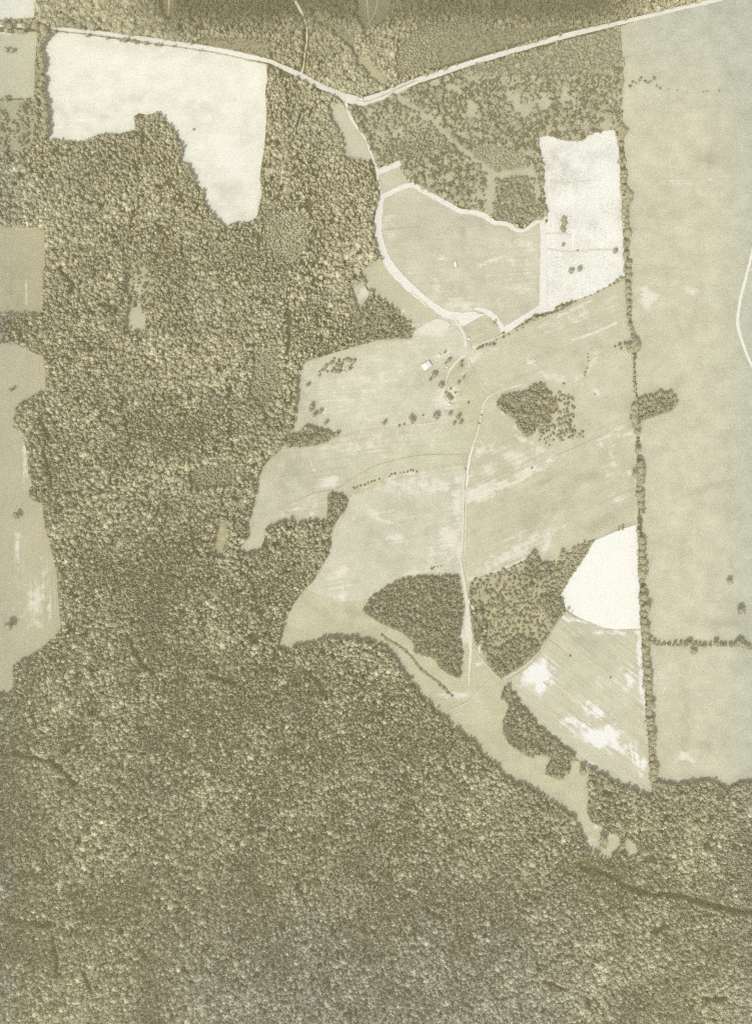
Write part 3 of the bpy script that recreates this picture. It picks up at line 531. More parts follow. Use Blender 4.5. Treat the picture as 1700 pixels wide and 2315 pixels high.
def trunk_geo(seed, r=0.06, h=1.0):
    """tapered trunk with three limbs, height h, unit scale"""
    rs = np.random.default_rng(seed); V, F = [], []; base = 0
    def tube(p0, p1, r0, r1):
        nonlocal base
        p0, p1 = np.array(p0, float), np.array(p1, float); d = p1 - p0; d /= np.linalg.norm(d)
        u = np.cross(d, (0.3, 0.9, 0.1)); u /= np.linalg.norm(u); w = np.cross(d, u)
        for k, (c, rr) in enumerate(((p0, r0), (p1, r1))):
            for q in range(6):
                a = q * math.pi / 3; V.append(c + (u * math.cos(a) + w * math.sin(a)) * rr)
        for q in range(6): F.append((base + q, base + (q + 1) % 6, base + 6 + (q + 1) % 6, base + 6 + q))
        base += 12
    tube((0, 0, -0.03), (0, 0, h * .55), r * 1.3, r * .9); tube((0, 0, h * .55), (rs.uniform(-.08, .08), rs.uniform(-.08, .08), h), r * .9, r * .35)
    for k in range(3):
        a = k * 2.1 + rs.uniform(-.4, .4); tube((0, 0, h * (.45 + .1 * k)), (.38 * math.cos(a), .38 * math.sin(a), h * (.8 + .07 * k)), r * .6, r * .22)
    return np.array(V), F
def mesh_from(name, V, F, mats, midx=None):
    me = bpy.data.meshes.new(name); me.from_pydata(V.tolist() if hasattr(V, 'tolist') else V, [], [tuple(int(q) for q in f) for f in F])
    for m in mats: me.materials.append(m)
    if midx is not None: me.polygons.foreach_set('material_index', midx)
    me.update(); return me

# crown height factor: crown spans 0.35h..h ; unit tree: crown radius 1, height 1 (scaled separately)
CROWNS, TRUNKS, WHOLE = [], [], []
for k in range(10):
    V, F = lobes_mesh(100 + k, [7, 8, 9, 6, 10, 8, 7, 9, 11, 5][k], 0.8, [.09, .12, .10, .12, .09, .11, .12, .09, .10, .12][k])
    V = V.copy(); V[:, 2] = 0.30 + V[:, 2] / V[:, 2].max() * 0.70
    CROWNS.append(mesh_from("crown", V, F, [MAT_LEAF]))
    TV, TF = trunk_geo(300 + k, 0.07, 0.62); TRUNKS.append(mesh_from("trunk", TV, TF, [MAT_BARK]))
    if k < 8:
        V2, F2 = lobes_mesh(500 + k, [6, 7, 5, 8, 6, 9, 7, 5][k], .8, .10, 1 if k % 2 else 2)
        V2 = V2.copy(); V2[:, 2] = 0.30 + V2[:, 2] / V2[:, 2].max() * 0.70
        AV = np.vstack([V2, TV]); AF = [tuple(f) for f in F2] + [tuple(q + len(V2) for q in f) for f in TF]
        WHOLE.append(mesh_from("woodland_tree", AV, AF, [MAT_LEAF, MAT_BARK], [0] * len(F2) + [1] * len(TF)))
BUSHES = []
for k in range(6):
    V, F = lobes_mesh(700 + k, [3, 4, 5, 3, 6, 4][k], .8, .14, 1)
    V = V.copy(); V[:, 2] = V[:, 2] / V[:, 2].max() - 0.04
    BUSHES.append(mesh_from("shrub", V, F, [MAT_BUSH]))

# ------------------------------------------------------------------ where trees stand
def local(x, y):
    """stand character at a point: mean crown radius, height factor, chance of a gap, tone and coolness with vignetting painted in"""
    f = fbm(x, y, 120, 31, 3); g = fbm(x, y, 38, 47, 3)
    r = 3.4 + 5.0 * (f - .45) + (g - .5) * 2.0 + 1.1 * smooth(1900, 2300, y)
    tl = smooth(120, 60, y) * smooth(400, 330, x) * 3.4               # tall stand by the road in the north-west
    r = np.clip(r + tl, 2.1, 9)
    tone = 0.95 + (fbm(x, y, 90, 63, 4) - .5) * .34 + (fbm(x, y, 24, 163, 2) - .5) * .30 + .16 * smooth(3.4, 2.2, r)
    # lens vignetting painted into the foliage colour: dark top, cool bottom and sides
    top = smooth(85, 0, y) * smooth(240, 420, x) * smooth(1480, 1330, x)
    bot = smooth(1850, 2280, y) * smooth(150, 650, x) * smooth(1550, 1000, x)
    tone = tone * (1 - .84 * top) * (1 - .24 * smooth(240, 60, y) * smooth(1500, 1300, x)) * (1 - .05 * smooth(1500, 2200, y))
    cool = np.clip(bot * .75 + .35 * smooth(1600, 1690, x) + .5 * smooth(60, 10, x) + (fbm(x, y, 60, 91, 3) - .5) * .5, 0, 1)
    return r, tone, cool

occ = np.zeros((RH, RW), bool)
_disk = {}
def disk(r):
    k = round(r * 2)
    if k not in _disk:
        n = int(math.ceil(k / 2)); g = np.arange(-n, n + 1); a, b = np.meshgrid(g, g); _disk[k] = (n, (a * a + b * b) <= (k / 2) ** 2)
    return _disk[k]
TREES, SHRUBS = [], []     # [x, y, r, h(m), tone, cool]
def stamp(x, y, r):
    n, d = disk(r); ix, iy = int(x + M), int(y + M)
    if ix - n < 0 or iy - n < 0 or ix + n + 1 > RW or iy + n + 1 > RH: return
    occ[iy - n:iy + n + 1, ix - n:ix + n + 1] |= d

# trees one can point to: rows and single trees (x, y, crown radius)
def along(poly, rf, seed, sp=1.35, jx=1.5):
    c = catmull([(x, y, 0) for x, y in poly], 1.0); rs = random.Random(seed); out = []; i = 0
    while i < len(c):
        r = rf(rs, c[i][1], c[i][0]); out.append((c[i][0] + rs.uniform(-jx, jx), c[i][1] + rs.uniform(-1, 1), r)); i += max(2, int(r * sp))
    return out
hedge_pts = P("1414,420 1420,444 1414,480 1417,500")
HEDGE = [(1402,290,8),(1409,297,9),(1404,307,7),(1404,326,5),(1405,350,5),(1407,372,5),(1410,390,6),(1409,408,6),(1412,425,6),(1420,440,9),(1418,455,9),(1413,468,6),(1414,482,6),(1415,497,6),(1417,510,5),
 (1418,528,9),(1417,550,6),(1415,574,6),(1421,596,7),(1420,612,6),(1421,625,6),(1419,643,6),(1419,657,6),(1420,670,6),(1421,686,6),(1422,700,5),(1421,716,4.5),(1424,735,5),(1428,748,5),(1431,762,6),(1436,775,9),(1440,785,9),(1428,790,7),(1420,781,6),
 (1435,920,8),(1434,934,8),(1433,948,9),(1437,960,8),(1441,977,7),(1442,1018,7),(1447,1050,8),(1449,1064,10),(1440,1072,9),(1448,1078,8),(1447,1090,8),(1445,1104,6),(1446,1118,8),(1450,1128,7),(1447,1143,8),(1451,1158,6.5),
 (1449,1222,8),(1452,1237,7),(1450,1252,8),(1453,1268,8),(1455,1282,8),(1451,1298,9),(1456,1300,7),(1451,1312,6),(1453,1332,6),(1456,1350,9),(1462,1372,9),(1456,1388,7),(1456,1404,8),(1459,1420,9),(1458,1436,9),(1462,1453,9),(1458,1468,8),(1461,1484,8),(1462,1500,7),(1464,1516,9),
 (1466,1534,9),(1464,1548,10),(1466,1562,8),(1466,1578,8),(1471,1594,9),(1467,1610,8),(1470,1630,9),(1470,1646,8),(1475,1664,9),(1473,1680,8),(1473,1697,8),(1473,1714,7),(1475,1730,8),(1480,1743,9),(1476,1758,8)]
NWROW = [(98,62,9),(103,76,10),(97,88,8),(90,100,8),(88,112,8),(92,124,8),(94,136,9),(96,148,8),(90,160,8),(88,172,8),(97,178,8),(93,190,8),(91,204,8),(95,218,9),(101,230,9),(98,243,9),(103,257,10),(100,272,9),(104,287,9),(101,302,9)]
NWHEDGE = [(8,52,9),(22,58,8),(33,48,6),(45,47,6),(57,58,8),(70,46,7),(80,57,8),(64,50,6)]
EHEDGE = [(1479,1454,5),(1489,1457,4),(1500,1458,4),(1513,1459,4),(1526,1457,5),(1539,1457,5),(1549,1459,5),(1560,1456,8),(1572,1459,5),(1582,1459,5),(1593,1460,5),(1606,1459,4),(1619,1455,7),(1630,1459,4),(1639,1460,5),(1652,1460,5),(1662,1459,5),(1674,1455,10),(1683,1460,7),(1693,1466,6)]
BUMP = [(1446,906,6),(1458,901,6),(1470,899,6),(1484,896,6),(1492,890,7),(1503,894,6),(1515,891,7),(1524,900,6),(1527,911,6)]
SINGLES = [  # x, y, r, label
 (1569,1473,9,"broad round tree just south of the cross hedge in the east pasture"),
 (1651,1315,7,"small round tree alone in the middle of the east pasture"),
 (1676,1381,10,"large spreading tree standing alone near the east edge of the pasture"),
 (1273,497,6,"northern tree of the dark clump in the pale crop field"),(1276,506,6,"north-middle tree of the dark clump in the pale crop field"),(1272,514,6,"south-middle tree of the dark clump in the pale crop field"),(1273,521,5,"southern tree of the dark clump in the pale crop field"),
 (1291,613,7,"rounder western tree of the pair in the pale crop field"),(1310,609,6,"smaller eastern tree of the pair in the pale crop field"),
 (1391,567,6,"small tree in the pale crop field beside the long hedgerow"),(1273,554,4,"tiny tree south of the dark clump in the pale crop field"),
 (982,847,8,"dark bushy tree just south-east of the white barn"),(972,859,3.6,"small tree on the lower side of the dark tree by the barn"),
 (1042,819,5,"narrow dark tree beside the bend of the farm drive"),(1042,829,4.5,"smaller narrow tree just below the one at the drive bend"),
 (996,872,8,"spreading tree in the yard north-west of the dark-roofed house"),(1015,814,6,"round tree between the white sheds and the drive"),(1007,822,3.6,"pale tree below the long low shed"),(1005,797,3.4,"pale small tree above the long low shed"),
 (1047,854,3.6,"upper tree of the pale pair east of the drive"),(1036,866,4,"lower, paler tree of the pair east of the drive"),
 (986,942,8,"large round tree on the field boundary south-west of the house"),(933,951,6.5,"bushy tree midway along the farm field boundary"),(868,957,5,"small dark tree alone at the west end of the farm boundary"),(928,943,5,"small tree touching the bushy tree on the farm boundary"),
 (1017,936,4.5,"western tree of the grove south of the farmhouse"),(1036,943,5.5,"largest tree in the grove south of the farmhouse"),(1042,955,4.5,"eastern tree of the grove south of the farmhouse"),(1026,958,4,"southern tree of the grove south of the farmhouse"),
 (704,918,6,"tall dark tree in the west of the dry field"),(703,927,5,"tree directly below the tall dark one in the dry field"),(710,938,6,"dark tree at the lower end of the small row in the dry field"),(724,931,5,"tree at the east side of the small group in the dry field"),
 (695,871,4.5,"lone small tree near the wood in the dry field"),(761,982,6,"tree standing off the east tip of the wooded spur"),(736,957,5,"pale tree just north of the wooded spur"),
 (1366,1901,11,"big dark oval tree in the southern clearing tongue"),(1362,1913,9,"paler tree touching the big dark oval tree in the southern clearing"),(1407,1912,9,"dark tree on the rim of the southern clearing tongue"),(1318,1744,10,"round clump-like tree between the south-east copse and the swath field"),
 (1446,1940,9,"dark tree poking into the foot of the southern clearing"),
 (15,112,6,"west tree of the pair in the north-west pasture"),(27,113,5,"east tree of the pair in the north-west pasture"),(35,1166,8,"round tree alone in the long west field"),(20,1416,10,"large round tree alone low in the long west field"),(25,881,5,"small tree in the middle west field"),(12,222,7,"tree at the bottom corner of the north-west pasture"),
 (939,274,6,"round tree in the grassy lane south of the main road"),(923,250,5,"small tree by the grassy lane near the main road"),(888,280,6,"western round tree of the rough open patch by the lane"),(925,306,7,"round tree at the south of the rough open patch by the lane"),
 (867,290,7,"large bush-like tree at the west of the rough patch by the lane"),(1307,276,8,"dark round tree in the scrub north of the pale crop field"),(1224,391,6,"round tree just west of the pale crop field edge"),(1200,1520,0,""),
 (1271,1250,6,"round tree in the neck of scrub above the white field"),(1200,1330,9,"largest round tree inside the scrubby copse by the white field"),(1206,1257,8,"tree at the pointed north tip of the scrubby copse"),
 (1149,1557,6,"tree at the north tip of the south-east copse"),(1136,1577,6,"western outlier of the south-east copse"),(1280,1746,8,"tree at the south-east corner of the south-east copse"),
]
def ordw(n):
    return f"{n}{'th' if 10 <= n % 100 <= 20 else {1: 'st', 2: 'nd', 3: 'rd'}.get(n % 10, 'th')}"
IND = []      # x,y,r,label,group
def sizew(r): return "broad" if r >= 8.5 else "medium" if r >= 6 else "small"
for i, (x, y, r) in enumerate(HEDGE): IND.append((x, y, r * 1.2, f"{sizew(r)} tree, {ordw(i + 1)} from the north in the long north-south hedgerow", "trees of the long north-south hedgerow"))
for i, (x, y, r) in enumerate(NWROW): IND.append((x, y, r, f"{sizew(r)} tree, {ordw(i + 1)} from the road in the row west of the hay field", "row of trees west of the hay field"))
for i, (x, y, r) in enumerate(NWHEDGE): IND.append((x, y, r, f"{sizew(r)} tree, {ordw(i + 1)} listed west to east in the north-west corner hedge", "trees of the north-west corner hedge"))
for i, (x, y, r) in enumerate(EHEDGE): IND.append((x, y, r, f"{sizew(r)} tree, {ordw(i + 1)} from the west in the hedge crossing the east pasture", "trees of the cross hedge in the east pasture"))
for i, (x, y, r) in enumerate(BUMP): IND.append((x, y, r, f"{sizew(r)} tree, {ordw(i + 1)} from the hedgerow on the rim of the oval thicket", "trees on the rim of the oval thicket"))
for (x, y, r, l) in SINGLES:
    if r: IND.append((x, y, r, l, "single trees in the fields"))
IND = [(x, y, r * (.82 if 980 < x < 1060 and 790 < y < 880 else 1), l, g) for x, y, r, l, g in IND]
for x, y, r, l, g in IND: stamp(x, y, r * 1.05)

N = 430000
cx = RNG.uniform(-M + 12, W0 + M - 12, N); cy = RNG.uniform(-M + 12, H0 + M - 12, N)
rr, tone, cool = local(cx, cy); jit = RNG.random(N); kinds = zone[(cy + M).astype(int), (cx + M).astype(int)]
gapn = fbm(cx, cy, 26, 123, 3); clump = fbm(cx, cy, 22, 140, 3); tj = RNG.normal(0, 1, N); hj = RNG.random(N); pale = RNG.random(N)
cut = np.searchsorted([0.0], 0)
for i in range(N):
    k = kinds[i]
    if k == 1: continue
    x, y = cx[i], cy[i]; phase2 = i > N * 0.30
    if k == 0:
        r = rr[i] * (0.82 + .45 * jit[i]) if not phase2 else max(1.7, rr[i] * (.50 + .3 * jit[i]))
        if not phase2 and jit[i] > .95: r *= 1.35
        if gapn[i] < (0.17 if not phase2 else 0.36): continue
        h = 9.5 + r * S * 1.2 + hj[i] * 4.2; sp = 0.84
        if phase2: h *= .80
    elif k == 2:
        if phase2 and i > N * .5: continue
        if clump[i] < 0.40 and jit[i] < .5: continue
        if jit[i] < .22: continue
        r = 1.5 + 3.4 * hj[i] ** 1.5; h = 1.5 + r * S * 1.9; sp = 1.0
    elif k == 7:
        r = 1.8 + 1.6 * hj[i]; h = 1.8 + 2.4 * hj[i]; sp = .9
    elif k == 6:
        if jit[i] < .5: continue
        r = 1.2 + .8 * jit[i]; h = 1.0 + hj[i]; sp = 1.1
    elif k == 3:
        r = 2.0 + .9 * jit[i]; h = 4.5 + 2.4 * hj[i]; sp = .85
    elif k == 4:
        if clump[i] < 0.36 or (clump[i] < .45 and jit[i] < .55): continue
        if jit[i] < .2: continue
        r = 1.9 + 2.6 * hj[i] ** 1.7 + (2.4 if hj[i] > .94 else 0); h = 2.5 + r * S * 2.2; sp = .98
    else:
        r = 2.6 + 3.0 * jit[i] if not phase2 else 2.0 + 1.2 * jit[i]
        if x < 1100 and y > 1290 and y < 1540: r *= .85
        if 990 < x < 1410 and y < 175: r *= 1.25
        h = 4.5 + r * S * 1.7 + hj[i] * 2.5; sp = .98
    if occ[int(y + M), int(x + M)]: continue
    m = max(1.0, r * .55)
    if k in (0, 5, 3) and (zone[int(y + M), int(min(RW - 1, x + M + m))] == 1 or zone[int(y + M), int(max(0, x + M - m))] == 1 or zone[int(min(RH - 1, y + M + m)), int(x + M)] == 1 or zone[int(max(0, y + M - m)), int(x + M)] == 1):
        if r > 3.5 and not phase2: continue
        if r * .6 > 2.6: continue
    stamp(x, y, r * sp)
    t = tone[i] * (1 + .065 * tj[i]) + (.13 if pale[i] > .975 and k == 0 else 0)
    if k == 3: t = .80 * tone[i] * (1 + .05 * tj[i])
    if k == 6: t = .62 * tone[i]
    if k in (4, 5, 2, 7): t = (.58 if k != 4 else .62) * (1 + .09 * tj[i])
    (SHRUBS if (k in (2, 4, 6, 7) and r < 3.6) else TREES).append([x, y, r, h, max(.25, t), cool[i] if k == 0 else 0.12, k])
T = np.array(TREES); B = np.array(SHRUBS)

# ------------------------------------------------------------------ forest-edge trees become things of their own
EDGES = [
 ("wood edge south of the hay field", "the west", P("106,316 170,324 224,305 288,302 306,290 304,262 336,260 357,252"), 24),
 ("wood edge slanting down the hay field", "the north", P("360,252 396,297 412,327 409,366 424,372 457,433 464,460 491,497 506,513"), 28),
 ("wood edge east of the hay field", "the north", P("605,150 602,206 605,272 600,342 592,393 595,439 588,472"), 22),
 ("forest edge along the valley clearing", "the north-west", P("838,1446 872,1466 884,1485 900,1500 942,1554 982,1600 1024,1645 1063,1673 1094,1712 1133,1754 1178,1772 1254,1818 1306,1866 1329,1927"), 42),
 ("forest edge below the east pasture", "the hedgerow", P("1486,1776 1520,1780 1560,1777 1600,1773 1625,1777 1650,1790 1670,1776 1700,1778"), 18),
 ("wood edge west of the long field", "the south", P("632,1454 642,1424 642,1394 654,1382 672,1354 694,1327 715,1303 736,1266 745,1236 742,1215 751,1190"), 18),
 ("wood edge west of the hollow field", "the south", P("540,1250 557,1215 557,1190 566,1157 574,1121 580,1078 590,1054 616,1030"), 12),
]
used = set(); TREE_MAX = 298
for desc, frm, pl, mx_ in EDGES:
    d = seg_dist(T[:, 0], T[:, 1], pl); a = np.array(pl)
    cand = [i for i in np.where((d < 9) & (T[:, 2] > 4.0))[0] if i not in used]
    cand.sort(key=lambda i: -T[i, 2]); cand = cand[:min(mx_, TREE_MAX - len(IND))]
    L = np.concatenate([[0], np.cumsum(np.hypot(*np.diff(a, axis=0).T))])
    def par(i):
        best = (1e9, 0)
        for j in range(len(a) - 1):
            v = a[j + 1] - a[j]; l2 = (v ** 2).sum(); t = np.clip(((T[i, :2] - a[j]) @ v) / l2, 0, 1); dd = np.hypot(*(a[j] + t * v - T[i, :2]))
            if dd < best[0]: best = (dd, L[j] + t * math.sqrt(l2))
        return best[1]
    cand.sort(key=par)
    for n, i in enumerate(cand):
        used.add(i); IND.append((T[i, 0], T[i, 1], T[i, 2], f"{sizew(T[i, 2])} tree, {ordw(n + 1)} from {frm}, {desc}", "trees on the " + desc))
T = T[[i for i in range(len(T)) if i not in used]]

def ground_of(x, y, zc):
    k = (CAMH - zc) / CAMH; return wx(x) * k, wy(y) * k     # the survey marks crowns; the foot stands a little inward
rs = random.Random(5)
def make_tree(x, y, r, label, group, k):
    h = 5.0 + r * S * 1.75 + rs.uniform(0, 2.0); X, Y = ground_of(x, y, h * .7)
    root = bpy.data.objects.new("tree", None); COL.objects.link(root); root.location = (X, Y, 0); root.rotation_euler = (0, 0, rs.uniform(0, 6.28))
    root.empty_display_size = 1
    root['label'] = label; root['category'] = 'tree'; root['group'] = group
    _, tn, cl = local(np.array([x]), np.array([y]))
    base = .80 if group.startswith('trees on the') and 'thicket' not in group else .60
    for nm, me in (("crown", CROWNS[k % len(CROWNS)]), ("trunk", TRUNKS[k % len(TRUNKS)])):
        c = bpy.data.objects.new(nm, me); COL.objects.link(c); c.parent = root
        s = r * S * 1.06; c.scale = (s * rs.uniform(.93, 1.07), s * rs.uniform(.93, 1.07), h)
        if nm == "trunk": c.scale = (s, s, h)
        c['tone'] = float(base * rs.uniform(.90, 1.08)); c['cool'] = float(cl[0] * .6)
for k, (x, y, r, l, g) in enumerate(IND): make_tree(x, y, r, l, g, rs.randrange(10))

# ------------------------------------------------------------------ shrubs
SH = []   # x,y,r,label,group
def shrow(pts, what, frm, group):
    for i, (x, y, r) in enumerate(pts): SH.append((x, y, r, f"{'rounded' if r >= 3 else 'tiny'} shrub, {ordw(i + 1)} from {frm} in {what}", group))
shrow([(800,1104,3),(807,1101,2.5),(815,1098,3),(824,1096,3),(832,1092,2.6),(840,1089,2.8),(847,1087,3),(857,1083,2.6),(880,1077,2.4),(885,1073,2.8),(893,1071,3),(905,1069,1.8),(913,1068,1.8),(921,1066,2.8),(928,1063,2.8),(934,1064,2.4),(942,1067,2.4)], "the low mid-farm hedge", "the west", "shrubs of the low mid-farm hedge")
shrow([(1424,194,4),(1430,184,3.2),(1437,187,2.6),(1445,181,3),(1449,175,3.8),(1458,183,4),(1464,187,3),(1470,184,3),(1479,176,5),(1484,194,3),(1492,199,3.4),(1510,201,1.8),(1530,204,1.6),(1552,207,1.6),(1590,207,2.2),(1598,205,2.2),(1625,205,2.4)], "the thin line across the east pasture", "the hedgerow", "shrubs in the north of the east pasture")
shrow([(1433,806,3),(1434,813,2.6),(1433,822,3),(1433,833,3.2),(1434,843,2.5),(1432,853,3.4),(1432,862,3),(1433,874,2.6),(1434,885,3),(1444,990,2.6),(1443,997,3),(1443,1033,3.4),(1447,1178,3.2),(1447,1190,3.8),(1448,1204,3.6)], "the thin stretches of the long hedgerow", "the north", "shrubs filling the long hedgerow")
shrow([(1206,722,4),(1212,717,3.5),(1221,716,4.5),(1232,712,3.6),(1242,708,3.4),(1254,706,3),(1262,698,4),(1271,694,6),(1281,687,5),(1291,683,5),(1300,681,3),(1322,672,2.2),(1335,667,2),(1351,659,3.4),(1364,652,2.2),(1378,645,3),(1388,640,4),(1396,636,3.4),(1403,632,3.4)], "the bank south of the pale crop field", "the west", "shrubs on the bank south of the pale crop field")
shrow([(1078,789,2.6),(1085,784,3),(1092,781,3.6),(1100,779,3.4),(1107,779,3),(1115,778,4.4),(1122,768,2),(1138,762,3.6),(1150,756,2.6),(1168,747,2.4),(1182,740,2.6)], "the curved line beyond the farmyard", "the west", "shrubs north-east of the farmyard")
shrow([(863,1436,3),(872,1444,2.6),(893,1455,3),(905,1464,2.4),(918,1475,3),(930,1487,2.6),(940,1501,2.6),(952,1513,3),(966,1525,2.4),(980,1536,3),(994,1549,3.6),(1003,1556,4),(1012,1566,3.6),(1022,1574,3)], "the dark gully west of the crossing tracks", "the north", "shrubs in the dark gully")
shrow([(976,1286,3.6),(981,1283,2.4),(989,1281,2),(997,1280,2)], "the row above the fan-shaped copse", "the west", "shrubs above the fan-shaped copse")
shrow([(1328,800,2),(1328,808,2.4),(1330,816,2.2),(1326,832,2),(1323,842,3),(1321,848,2.4)], "the line east of the round copse", "the north", "shrubs in the north pasture")
for x, y, r, l in [(956,939,3,"small dark shrub between the two large boundary trees"),(903,962,3.2,"low shrub west of the bushy boundary tree"),(914,959,3,"shrub touching the bushy boundary tree on its west"),(1059,910,3.4,"small shrub alone east of the farmhouse"),(1019,878,3.2,"dark shrub north of the dark-roofed house"),(1029,888,2.6,"dark shrub east of the dark-roofed house"),
   (439,292,3,"tiny shrub alone in the middle of the hay field"),(1288,1483,3,"small shrub in the west of the swath field"),(1380,1532,3,"small shrub in the middle of the swath field"),(1274,867,3,"small shrub north-east of the round copse"),(1305,566,2.4,"tiny shrub in the middle of the pale crop field"),(1344,890,1.8,"tiny shrub in the pasture between copse and hedgerow"),
   (1400,779,5,"large spreading shrub west of the hedgerow bend"),(1390,783,3.4,"smaller shrub west of the large spreading one at the hedgerow bend"),(1404,788,3.4,"shrub south-east of the large spreading one at the hedgerow bend"),(1412,775,4.6,"shrub hugging the west side of the hedgerow bend"),(1202,1058,3,"small shrub on the pale bank in the ridge field"),(1053,1060,2.4,"tiny shrub beside the north-south track"),
   (1088,938,2.6,"upper shrub on the track south of the farm gate"),(1083,957,2.8,"lower shrub on the track south of the farm gate")]:
    SH.append((x, y, r, l, "single shrubs about the farm"))
AREAS = [("the scrubby copse by the white field", (1060, 1225, 1345, 1535)), ("the scatter east of the round copse", (1210, 860, 1335, 1012)), ("the thin brush strip of the dry field", (712, 800, 812, 856)), ("the rough open patch by the lane", (835, 238, 990, 342))]
usedb = set()
for desc, (x0, y0, x1, y1) in AREAS:
    idx = [i for i in np.where((B[:, 0] > x0) & (B[:, 0] < x1) & (B[:, 1] > y0) & (B[:, 1] < y1) & (B[:, 6] == 2))[0]]
    idx.sort(key=lambda i: -B[i, 2]); idx = idx[:max(0, min(110 if 'white' in desc else 28, 298 - len(SH)))]
    idx.sort(key=lambda i: B[i, 1])
    for n, i in enumerate(idx):
        usedb.add(i); SH.append((B[i, 0], B[i, 1], B[i, 2], f"{'rounded' if B[i, 2] >= 3 else 'tiny'} shrub, {ordw(n + 1)} from the north in {desc}", "shrubs in " + desc))
B = B[[i for i in range(len(B)) if i not in usedb]]
for x, y, r, l, g in SH:
    h = (0.9 + r * S * 1.25); X, Y = ground_of(x, y, h * .6)
    o = bpy.data.objects.new("shrub", BUSHES[rs.randrange(6)]); COL.objects.link(o); o.location = (X, Y, 0); o.rotation_euler = (0, 0, rs.uniform(0, 6.28))
    o.scale = (r * S * rs.uniform(.9, 1.1), r * S * rs.uniform(.9, 1.1), h); o['label'] = l; o['category'] = 'shrub'; o['group'] = g
    o['tone'] = rs.uniform(.52, .70); o['cool'] = 0.1

# ------------------------------------------------------------------ the wood itself and the brush: one mass each
def mass(name, A, protos, seed):
    n = len(A); r_ = np.random.default_rng(seed); k = (CAMH - A[:, 3] * .7) / CAMH
    me = bpy.data.meshes.new(name); co = np.column_stack([wx(A[:, 0]) * k, wy(A[:, 1]) * k, np.zeros(n)])
    me.vertices.add(n); me.vertices.foreach_set('co', co.ravel())
    a = me.attributes.new('size', 'FLOAT_VECTOR', 'POINT'); s = A[:, 2] * S * 1.12
    a.data.foreach_set('vector', np.column_stack([s * r_.uniform(.78, 1.28, n), s * r_.uniform(.78, 1.28, n), A[:, 3]]).ravel())
    a = me.attributes.new('turn', 'FLOAT', 'POINT'); a.data.foreach_set('value', r_.uniform(0, 6.283, n))
    a = me.attributes.new('pick', 'INT', 'POINT'); a.data.foreach_set('value', r_.integers(0, len(protos), n).astype(np.int32))
    a = me.attributes.new('tone', 'FLOAT', 'POINT'); a.data.foreach_set('value', A[:, 4])
    a = me.attributes.new('cool', 'FLOAT', 'POINT'); a.data.foreach_set('value', A[:, 5])
    o = bpy.data.objects.new(name, me); COL.objects.link(o); o['kind'] = 'stuff'
    pc = bpy.data.collections.new(name + "_kinds")
    for i, pm in enumerate(protos):
        po = bpy.data.objects.new(f"{name}_kind_{i:02d}", pm); pc.objects.link(po)
    ng = bpy.data.node_groups.new(name, 'GeometryNodeTree')
    ng.interface.new_socket('Geometry', in_out='INPUT', socket_type='NodeSocketGeometry'); ng.interface.new_socket('Geometry', in_out='OUTPUT', socket_type='NodeSocketGeometry')
    N_ = ng.nodes.new; gi = N_('NodeGroupInput'); go = N_('NodeGroupOutput'); mp = N_('GeometryNodeMeshToPoints'); ip = N_('GeometryNodeInstanceOnPoints'); ci = N_('GeometryNodeCollectionInfo')
    ci.inputs['Collection'].default_value = pc; ci.inputs['Separate Children'].default_value = True; ci.inputs['Reset Children'].default_value = True
    def at(nm, tp):
        q = N_('GeometryNodeInputNamedAttribute'); q.data_type = tp; q.inputs['Name'].default_value = nm
        return q.outputs['Attribute']
    L = ng.links.new; L(gi.outputs[0], mp.inputs['Mesh']); L(mp.outputs[0], ip.inputs['Points']); L(ci.outputs[0], ip.inputs['Instance'])
    ip.inputs['Pick Instance'].default_value = True; L(at('pick', 'INT'), ip.inputs['Instance Index'])
    cb = N_('ShaderNodeCombineXYZ'); L(at('turn', 'FLOAT'), cb.inputs[2]); L(cb.outputs[0], ip.inputs['Rotation']); L(at('size', 'FLOAT_VECTOR'), ip.inputs['Scale'])
    L(ip.outputs[0], go.inputs[0])
    md = o.modifiers.new("grow", 'NODES'); md.node_group = ng
    return o
F_ = mass("forest", T, WHOLE, 1)
if len(B): mass("undergrowth", B, BUSHES, 2)
print("trees", len(T), "brush", len(B), "named trees", len(IND), "named shrubs", len(SH))

# ------------------------------------------------------------------ the hazy air
def haze_box():
    hx = link_mesh("haze", [(x, y, z_) for z_ in (-1.0, CAMH + 12) for x, y in ((-6200, -6200), (6200, -6200), (6200, 6200), (-6200, 6200))],
                   [(0, 3, 2, 1), (4, 5, 6, 7), (0, 1, 5, 4), (1, 2, 6, 5), (2, 3, 7, 6), (3, 0, 4, 7)], None)
    m = bpy.data.materials.new("haze_air"); m.use_nodes = True; nt = m.node_tree; nt.nodes.clear()
    out = nt.nodes.new('ShaderNodeOutputMaterial'); v = nt.nodes.new('ShaderNodeVolumePrincipled')
    v.inputs['Color'].default_value = (0.98, 0.89, 0.55, 1); v.inputs['Density'].default_value = HAZE
    nt.links.new(v.outputs[0], out.inputs['Volume']); hx.data.materials.append(m); hx['kind'] = 'stuff'
haze_box()

